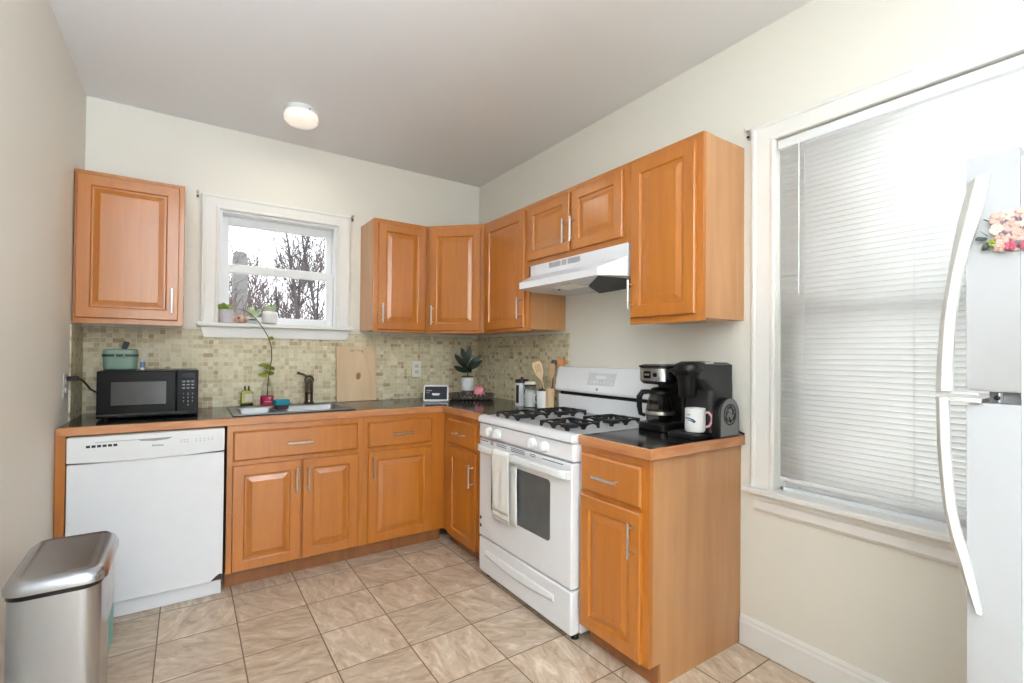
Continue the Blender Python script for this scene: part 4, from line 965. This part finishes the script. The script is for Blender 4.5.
# local: x along counter to the right (world -y), -y toward the room
MB().prism(rrect(-0.082, 0.082, -0.118, 0.118, 0.03), 'z', 0, 0.034).build('base', 'black', cm, bevel=0.004)
MB().prism(rrect(-0.080, 0.080, 0.03, 0.118, 0.02), 'z', 0.0345, 0.215).build('water_tank', 'black', cm, bevel=0.003)
hd = MB(); hd.loft([rr3(-0.076, 0.076, -0.105, 0.115, 0.05, 0.215), rr3(-0.082, 0.082, -0.118, 0.118, 0.05, 0.225), rr3(-0.084, 0.084, -0.120, 0.118, 0.05, 0.292)])
hd.build('brew_head', 'black', cm, angle=0.5)
MB().loft([rr3(-0.088, 0.088, -0.124, 0.12, 0.05, 0.2925), rr3(-0.088, 0.088, -0.124, 0.12, 0.05, 0.301), rr3(-0.07, 0.07, -0.1, 0.1, 0.04, 0.307)]).build('lid', 'black', cm)
fp = MB(); 
arc = [p for p in rrect(-0.0846, 0.0846, -0.1206, 0.118, 0.05, 6) if p[1] < -0.06]
arc.sort(key=lambda p: math.atan2(p[1] + 0.0, p[0]))
ring1 = [(p[0], p[1], 0.230) for p in arc]; ring2 = [(p[0], p[1], 0.288) for p in arc]
inner = [(p[0] * 0.985, p[1] * 0.985) for p in arc]
fp._add(ring1 + ring2 + [(p[0], p[1], 0.230) for p in inner] + [(p[0], p[1], 0.288) for p in inner], [])
na = len(arc)
for j in range(na - 1): fp.f += [(j, j + 1, na + j + 1, na + j), (2 * na + j, 3 * na + j, 3 * na + j + 1, 2 * na + j + 1), (j, 2 * na + j, 2 * na + j + 1, j + 1), (na + j, na + j + 1, 3 * na + j + 1, 3 * na + j)]
fp.build('steel_panel', 'steel', cm, angle=0.7)
MB().box(-0.032, 0.006, -0.1225, -0.1202, 0.242, 0.274).build('display', 'gloss', cm, bevel=0.002)
text_mesh('display_digits', '8:88', 0.016, 'lcd', cm, (-0.013, -0.1226, 0.259), (PI / 2, 0, 0))
MB().lathe([(0.010, 0), (0.010, 0.004), (0.006, 0.005)], seg=18, T=Matrix.Translation((0.032, -0.1203, 0.259)) @ Matrix.Rotation(PI / 2, 4, 'X')).build('knob', 'black', cm)
cf = MB().lathe([(0.052, 0.037), (0.062, 0.044), (0.066, 0.085), (0.056, 0.135), (0.047, 0.160), (0.050, 0.166)], (0, -0.045, 0), cap1=False)
ca = cf.build('carafe', 'smoke', cm)
MB().lathe([(0.0665, 0.072), (0.0672, 0.075), (0.0670, 0.086), (0.0655, 0.088)], (0, -0.045, 0), cap0=False, cap1=False).build('metal_band', 'nickel', ca)
MB().lathe([(0.050, 0.166), (0.054, 0.170), (0.054, 0.180), (0.035, 0.196), (0.01, 0.200)], (0, -0.045, 0)).build('carafe_lid', 'black', ca)
MB().lathe([(0.055, 0.0345), (0.06, 0.0365)], (0, -0.045, 0)).build('warming_plate', 'slot', cm)
hx, hy_ = -0.5, -0.86
pts = []
for r_, z in ((0.052, 0.178), (0.085, 0.176), (0.100, 0.155), (0.100, 0.11), (0.094, 0.075), (0.072, 0.066)):
    pts.append((hx * r_, -0.045 + hy_ * r_, z))
MB().tube(pts, [0.011, 0.013, 0.014, 0.013, 0.011, 0.008], 10).build('carafe_handle', 'black', ca)

# single cup brewer
kb = thing('pod_brewer', 'black single-cup pod coffee brewer at the right end of the counter', 'coffee maker', (-0.165, -2.248, CT + 0.0005), -PI / 2)
MB().prism(rrect(-0.066, 0.072, -0.145, 0.150, 0.02), 'z', 0, 0.018).build('base', 'black', kb, bevel=0.003)
MB().prism(rrect(-0.058, 0.058, -0.138, -0.02, 0.02), 'z', 0.0185, 0.0225).build('drip_tray', 'gray', kb)
MB().loft([rr3(-0.070, 0.074, -0.02, 0.150, 0.025, 0.0185), rr3(-0.070, 0.074, -0.02, 0.150, 0.025, 0.20), rr3(-0.070, 0.074, -0.09, 0.150, 0.03, 0.25), rr3(-0.070, 0.074, -0.10, 0.150, 0.03, 0.310), rr3(-0.058, 0.062, -0.08, 0.13, 0.03, 0.320)]).build('body', 'gray', kb, angle=0.5)
MB().lathe([(0.032, 0.170), (0.036, 0.176), (0.042, 0.25), (0.046, 0.262)], (-0.002, -0.085, 0), cap1=True).build('pod_holder', 'black', kb)
MB().loft([rr3(-0.060, 0.058, -0.135, 0.06, 0.05, 0.2625), rr3(-0.064, 0.062, -0.142, 0.06, 0.05, 0.275), rr3(-0.06, 0.058, -0.135, 0.06, 0.05, 0.310), rr3(-0.04, 0.04, -0.10, 0.04, 0.03, 0.324)]).build('lid', 'black', kb, angle=0.5)
MB().tube([(-0.064, -0.02, 0.285), (-0.066, -0.10, 0.288), (-0.045, -0.15, 0.284), (0, -0.158, 0.282), (0.045, -0.15, 0.284), (0.066, -0.10, 0.288), (0.066, -0.02, 0.285)], 0.006, 8).build('lid_handle', 'black', kb)
MB().box(0.05, 0.0685, -0.06, 0.0, 0.309, 0.3225).build('lid_badge', 'nickel', kb, bevel=0.002)
MB().tube([(0.05, 0.151, 0.03), (0.075, 0.156, 0.02), (0.098, 0.152, 0.012), (0.118, 0.150, 0.006)], 0.005, 8).build('power_cord', 'cord', kb)
mg = thing('coffee_mug', 'white mug with blue drawing and pink handle under the pod brewer', 'mug', (-0.232, -2.272, CT + 0.0234))
MR = 0.042
MB().lathe([(0.036, 0), (MR - 0.001, 0.004), (MR, 0.012), (MR, 0.100), (MR - 0.003, 0.101), (MR - 0.004, 0.09), (0.034, 0.01)], seg=36, cap1=True).build('cup', 'potwhite', mg)
hdir = Vector((-0.05, -1.0, 0)).normalized()
hdir = Vector((0.72, -0.69, 0)).normalized()
pts = [hdir * r_ + Vector((0, 0, z)) for r_, z in ((0.037, 0.082), (0.054, 0.084), (0.068, 0.068), (0.068, 0.045), (0.058, 0.026), (0.037, 0.018))]
MB().tube(pts, [0.006, 0.0055, 0.0055, 0.0055, 0.0055, 0.006], 10).build('handle', 'pink', mg)
def stroke(paths, name, m):
    mb = MB()
    for path, r in paths:
        mb.tube([((MR - 0.0002) * math.cos(math.radians(a)), (MR - 0.0002) * math.sin(math.radians(a)), z) for a, z in path], r, 6)
    return mb.build(name, m, mg)
a0 = 215
stroke([([(a0 - 80, 0.056), (a0 - 55, 0.060), (a0 - 30, 0.059), (a0 - 10, 0.054), (a0 + 3, 0.046)], [0.0015, 0.003, 0.003, 0.0035, 0.002]), ([(a0 - 70, 0.050), (a0 - 40, 0.052), (a0 - 18, 0.049), (a0 - 2, 0.043)], [0.001, 0.0022, 0.0025, 0.0035])], 'blue_drawing', 'blue')
stroke([([(a0 - 50, 0.072), (a0 - 42, 0.077), (a0 - 34, 0.073), (a0 - 28, 0.078)], [0.001, 0.0018, 0.0015, 0.0015])], 'blue_mark', 'blue')
# arched canister with emblem
ar = thing('arched_canister', 'grey arch-topped canister with round dark emblem beside the pod brewer', 'canister', (-0.118, -2.3425, CT + 0.0005), 0)
def arch(w, h, n=12):
    r = w; P = [(-w, 0), (w, 0), (w, h - r)]
    for k in range(1, n): P.append((w * math.cos(PI * k / n), h - r + r * math.sin(PI * k / n)))
    P.append((-w, h - r)); return P
MB().prism(arch(0.075, 0.172), 'y', -0.018, 0.018).build('body', 'black', ar, bevel=0.006, seg=3)
MB().prism([(x * 0.86, 0.008 + z * 0.92) for x, z in arch(0.075, 0.172)], 'y', -0.0195, -0.0178).build('face', 'tin', ar, smooth=False)
Te = Matrix.Translation((0.0, -0.0192, 0.098)) @ Matrix.Rotation(PI / 2, 4, 'X')
em = MB().lathe([(0.046, 0), (0.046, 0.0015), (0.040, 0.0015), (0.040, 0.0)], seg=30, cap0=False, cap1=False, T=Te)
for k in range(9):
    a = k * 2 * PI / 9; r0 = 0.012 + 0.012 * (k % 3); em.tube([tuple(Te @ Vector((r0 * math.cos(a), r0 * math.sin(a), 0.0008))), tuple(Te @ Vector((0.034 * math.cos(a + 0.6), 0.034 * math.sin(a + 0.6), 0.0008))), tuple(Te @ Vector((0.026 * math.cos(a + 1.0), 0.026 * math.sin(a + 1.0), 0.0008)))], 0.0032, 6)
em.build('emblem', 'black', ar)

# ------------------------------------------------------------------ trash can
tc = thing('trash_can', 'brushed stainless rectangular step trash can by the left wall', 'trash can', (-2.346, -1.565, 0))
hx_, hy2 = 0.102, 0.150
def tr(z, g, r=0.045): return [(p[0], p[1], z) for p in rrect(-hx_ + g, hx_ - 0.003 - g, -hy2 + g, hy2 - 0.05 - g, max(0.004, r - g), 7)]
MB().loft([tr(0, 0.004), tr(0.03, 0.002)]).build('plinth', 'black', tc)
MB().loft([tr(0.0305, 0.0), tr(0.578, 0.0)]).build('body', 'steel', tc, angle=0.8)
MB().loft([tr(0.5785, -0.003), tr(0.592, -0.004)]).build('rim', 'black', tc)
# lid rises towards the hinge side at the back
def lidring(g, z, slope=0.0): return [(p[0], p[1], z + slope * (p[1] + hy2) / (2 * hy2)) for p in rrect(-hx_ - 0.008 + g, hx_ + 0.012 - g, -hy2 - 0.008 + g, hy2 + 0.040 - g, max(0.006, 0.05 - g), 7)]
MB().loft([lidring(0.0, 0.5925), lidring(-0.001, 0.606, 0.004), lidring(0.008, 0.622, 0.010), lidring(0.024, 0.630, 0.014), lidring(0.034, 0.627, 0.014), lidring(0.05, 0.6275, 0.014)]).build('lid', 'steel', tc, angle=1.2)
MB().box(-0.05, 0.05, -hy2 - 0.03, -hy2 + 0.01, 0.008, 0.02).build('pedal', 'steel', tc, bevel=0.004)
bx_ = thing('carton', 'white and teal carton standing behind the steel trash can', 'box', (-2.372, -0.868, 0))
MB().box(-0.068, 0.070, -0.082, 0.082, 0.1505, 0.42).build('white_panel', 'white', bx_, bevel=0.004)
MB().box(-0.068, 0.0705, -0.0825, 0.082, 0, 0.150).build('teal_panel', 'teal', bx_, bevel=0.002)

# ------------------------------------------------------------------ refrigerator
fr = thing('refrigerator', 'white top-freezer refrigerator at the right, in front of the blind', 'refrigerator', (0, 0, 0))
FX0, FX1 = -0.742, -0.062; FY = -3.2505; FYD = -3.331
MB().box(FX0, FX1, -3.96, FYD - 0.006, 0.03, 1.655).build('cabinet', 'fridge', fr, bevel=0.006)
MB().box(FX0 + 0.003, FX1 - 0.003, FYD - 0.0055, FYD + 0.001, 0.05, 1.645).build('gasket', 'lightp', fr)
def fdoor(name, z0, z1):
    # slightly crowned front
    rings = []
    for z, g in ((z0, 0.004), (z0 + 0.006, 0.0), (z1 - 0.006, 0.0), (z1, 0.004)):
        ring = [(FX0 + g, FYD + 0.0015, z), (FX1 - g, FYD + 0.0015, z)]
        for k in range(9):
            u = k / 8; x = FX1 - g - u * (FX1 - FX0 - 2 * g)
            e = min(u, 1 - u); rd = 0.003 * (1 - min(1, e / 0.04)) ** 2
            ring.append((x, FY - g - rd + 0.010 * math.sin(PI * u), z))
        rings.append(ring)
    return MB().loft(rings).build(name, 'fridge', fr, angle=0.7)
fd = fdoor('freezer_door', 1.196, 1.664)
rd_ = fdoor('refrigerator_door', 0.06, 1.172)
MB().box(FX0 + 0.03, FX1 - 0.03, FYD + 0.0, FYD + 0.05, 1.1725, 1.1955).build('hinge_gap_cover', 'greyp', fr)
MB().box(FX0 + 0.002, FX0 + 0.04, -3.3, FYD + 0.032, 1.1745, 1.1935).build('door_stop', 'white', fr, bevel=0.002)
MB().ball((FX0 + 0.001, -3.297, 1.184), 0.003, 0.005, 0.005).build('screw', 'black', fr)
up_o = [(-3.259, 1.612), (-3.250, 1.575), (-3.242, 1.537), (-3.233, 1.48), (-3.225, 1.421), (-3.218, 1.37), (-3.213, 1.323), (-3.209, 1.25), (-3.207, 1.192)]
up_i = [(-3.290, 1.626), (-3.284, 1.580), (-3.276, 1.537), (-3.263, 1.490), (-3.252, 1.445), (-3.244, 1.39), (-3.239, 1.34), (-3.235, 1.259), (-3.234, 1.192)]
lo_o = [(-3.207, 1.180), (-3.209, 1.086), (-3.213, 1.02), (-3.219, 0.956), (-3.229, 0.90), (-3.240, 0.855), (-3.252, 0.81), (-3.266, 0.765)]
lo_i = [(-3.228, 1.180), (-3.230, 1.086), (-3.234, 1.01), (-3.240, 0.945), (-3.249, 0.90), (-3.259, 0.862), (-3.268, 0.81), (-3.278, 0.758)]
def fhandle(o_, i_, par):
    rings = []
    for (a, z), (b, z2) in zip(o_, i_):
        m_ = (a * 0.55 + b * 0.45); zm = (z + z2) / 2
        rings.append([(FX0 - 0.002, a, z), (FX0 - 0.012, a - 0.001, z), (FX0 - 0.022, m_, zm), (FX0 - 0.015, b, z2), (FX0 - 0.0005, b, z2)])
    return MB().loft(rings).build('handle', 'offwhite', par, bevel=0.0015, angle=0.4)
fhandle(up_o, up_i, fd); fhandle(lo_o, lo_i, rd_)
MB().box(FX0 - 0.012, FX0 + 0.001, -3.272, -3.2075, 1.187, 1.1915).build('handle_foot', 'offwhite', fd, bevel=0.001)
MB().box(FX0 - 0.012, FX0 + 0.001, -3.276, -3.2075, 1.1725, 1.1805).build('handle_foot', 'offwhite', rd_, bevel=0.001)
for x in (FX0 + 0.06, FX1 - 0.06):
    for y in (-3.9, -3.4): MB().lathe([(0.02, 0), (0.02, 0.03)], (x, y, 0), 12).build('foot', 'black', fr)
fm = thing('flower_magnet', 'cluster of small blush flowers stuck to the side of the refrigerator', 'magnet', (FX0 - 0.0005, -3.325, 1.503))
MB().prism([(0.034 * math.cos(k * PI / 8), 0.036 * math.sin(k * PI / 8)) for k in range(16)], 'x', -0.004, 0.0).build('backing', 'petal_b', fm)
rf = random.Random(11)
spots = [(0.026, 0.030, 'petal_a', .017), (0.012, 0.036, 'petal_b', .014), (-0.008, 0.034, 'petal_a', .014), (0.006, 0.012, 'petal_a', .018), (0.028, 0.008, 'petal_b', .015), (-0.020, 0.014, 'petal_b', .016), (-0.006, -0.010, 'petal_a', .017), (0.020, -0.012, 'petal_a', .015), (-0.026, -0.010, 'petal_b', .014), (0.008, -0.030, 'petal_c', .012), (-0.014, -0.030, 'petal_c', .012), (0.024, -0.030, 'petal_a', .012), (-0.030, 0.030, 'petal_a', .013)]
for y, z, m_, r_ in [(a * 0.9, b * 0.92, c, d * 0.8) for a, b, c, d in spots] + [(0.016, 0.020, 'petal_d', .008), (-0.004, 0.022, 'petal_d', .007), (0.016, -0.002, 'petal_d', .008), (-0.014, 0.0, 'petal_d', .008), (0.033, -0.018, 'leaf', .007), (-0.004, -0.024, 'petal_d', .007)]:
    mb = MB()
    for k in range(5):
        a = 2 * PI * k / 5 + y * 90; mb.ball((-0.008, y + 0.55 * r_ * math.cos(a), z + 0.55 * r_ * math.sin(a)), 0.0045, 0.52 * r_, 0.52 * r_, seg=8, rings=6)
    mb.ball((-0.012, y, z), 0.003, 0.22 * r_, 0.22 * r_, seg=8, rings=5)
    mb.build('flower', m_, fm)
mb = MB()
for a, b in (((0.040, -0.002), (0.052, 0.012)), ((0.040, -0.006), (0.056, -0.008)), ((0.036, -0.016), (0.046, -0.030)), ((0.03, 0.02), (0.044, 0.03)), ((-0.01, -0.04), (-0.03, -0.046)), ((0.0, 0.0), (-0.01, 0.03))):
    mb.leaf((-0.006, *a), (-0.010, *b), 0.012, 0.1, side=(0, 0.7, 0.7))
mb.build('leaves', 'leafdark', fm)

# ------------------------------------------------------------------ outside
struct(MB().box(-30, 34, 0.6, 60, -3.4, -3.2).build('ground', 'snow', smooth=False))
def tree(label, x, y, seed, h, r0, m='bark', group=None, fork=None, levels=5, spread=0.5, base_z=-3.2, twig=0.0055):
    rg = random.Random(seed); mb = MB()
    def grow(p, d, L, r, lev):
        n = 4; pts = [p]; rs = [r]
        for i in range(n):
            d = (d + Vector((rg.gauss(0, 0.10), rg.gauss(0, 0.10), rg.gauss(0.03, 0.06)))).normalized()
            pts.append(pts[-1] + d * (L / n)); rs.append(max(twig, r * (1 - 0.42 * (i + 1) / n)))
        mb.tube(pts, rs, 5 if lev > 2 else 3)
        if lev == 0: return
        k = 3 if lev > 2 else 4
        for i in range(k):
            u = rg.uniform(0.35, 1.0) if i else 1.0
            q = pts[min(n, max(1, int(u * n)))]
            ax = Vector((rg.gauss(0, 1), rg.gauss(0, 1), rg.gauss(0, 0.5))).normalized()
            nd = (d + ax * spread * rg.uniform(0.6, 1.3) + Vector((0, 0, 0.12))).normalized()
            grow(q, nd, L * rg.uniform(0.58, 0.82), max(twig, rs[min(n, int(u * n))] * 0.66), lev - 1)
    grow(Vector((0, 0, 0)), Vector((0, 0, 1)), h * 0.42, r0, levels)
    t = mb.build('bare_tree', m, angle=2.0)
    t.location = (x, y, base_z); t.rotation_euler = (0, 0, 0)
    return tag(t, label, 'tree', group)
LBL = 'leafless winter tree with fine tangled twigs outside the small window'
def fork_tree(label, x, y, seed, fz, limbs, r0, group=None):
    rg = random.Random(seed); mb = MB()
    mb.tube([(0, 0, 0), (0.02, 0, (fz + 3.2) * 0.5), (0, 0, fz + 3.2)], [r0 * 1.5, r0 * 1.25, r0 * 1.1], 7)
    for dx, dz, rr in limbs:
        pts = []; n = 8
        for i in range(n + 1):
            u = i / n; pts.append((dx * (u ** 1.4) + 0.05 * math.sin(7 * u + dx * 9) * u, 0.25 * math.sin(2 * u + dx) * u, fz + 3.2 + dz * u))
        rs = [rr * (1 - 0.75 * i / n) for i in range(n + 1)]
        mb.tube(pts, rs, 6)
        for i in range(1, n + 1):
            for s in range(5):
                p = Vector(pts[i]); d = Vector((rg.choice((-1, 1)) * rg.uniform(0.3, 0.9), rg.gauss(0, 0.4), rg.uniform(0.4, 1.0))).normalized()
                L = rg.uniform(0.35, 0.9); q = [p]; 
                for k in range(4): d = (d + Vector((rg.gauss(0, 0.18), rg.gauss(0, 0.18), rg.gauss(0.05, 0.1)))).normalized(); q.append(q[-1] + d * L / 4)
                mb.tube(q, [max(0.005, rs[i] * 0.4) * (1 - 0.15 * k) for k in range(5)], 3)
                for k in (2, 3, 4):
                    e = (d + Vector((rg.gauss(0, 0.6), rg.gauss(0, 0.5), rg.gauss(0.1, 0.4)))).normalized()
                    mb.tube([q[k], q[k] + e * L * 0.25, q[k] + (e + Vector((0, 0, 0.25))) * L * 0.5], [0.006, 0.005, 0.0045], 3)
    t = mb.build('bare_tree', 'bark', angle=2.0); t.location = (x, y, -3.2)
    return tag(t, label, 'tree', group)
fork_tree('dark forked bare tree seen through the right half of the small window', -0.30, 6.4, 5, 1.86, [(-0.38, 2.4, 0.034), (0.28, 2.3, 0.03)], 0.042)
fork_tree('dark bare tree leaning left at the right edge of the small window', 0.42, 8.2, 9, 1.7, [(-0.50, 3.0, 0.042), (0.22, 2.6, 0.03)], 0.046)
fork_tree('thin bare tree with twigs spreading in from the left edge of the small window', -1.95, 8.3, 14, 1.9, [(0.75, 2.7, 0.03), (0.35, 2.8, 0.03), (-0.2, 2.4, 0.03)], 0.045)
for i, (x, y, h, m_) in enumerate(((-1.45, 10.2, 6.5, 'barkwarm'), (-0.15, 12.9, 6.4, 'barkwarm'), (-1.6, 15.4, 6.6, 'bark'), (1.5, 15.4, 7.4, 'barkwarm'), (-0.2, 18.0, 7.2, 'barkwarm'), (-2.4, 20.6, 8.2, 'barkwarm'), (1.4, 20.6, 8.4, 'bark'), (-0.6, 23.4, 8.0, 'barkwarm'), (3.2, 23.4, 10.0, 'barkwarm'), (0.9, 26.2, 9.4, 'barkwarm'), (-3.0, 26.2, 9.4, 'bark'), (-1.0, 29.0, 9.6, 'barkwarm'), (3.4, 29.0, 11.0, 'barkwarm'))):
    t = tree(LBL, x, y, 20 + i, h, 0.07, m_, 'bare trees beyond the small window', levels=5, twig=0.0072 + 0.0005 * y, spread=0.62)
    t.scale = (0.7, 0.42, 1)
ch = thing('chimney', 'grey rounded chimney visible through the upper left window pane', 'chimney', (-0.88, 11.6, -3.2))
chp = [(x * 1.05, z + 0.76 if z > 1 else z) for x, z in ((-0.17, 0), (0.17, 0), (0.17, 6.28), (0.13, 6.40), (0.06, 6.44), (-0.10, 6.44), (-0.15, 6.40), (-0.15, 6.30), (-0.17, 6.28))]
MB().prism(chp, 'y', -0.17, 0.17).build('stack', 'roofgrey', ch, bevel=0.01)
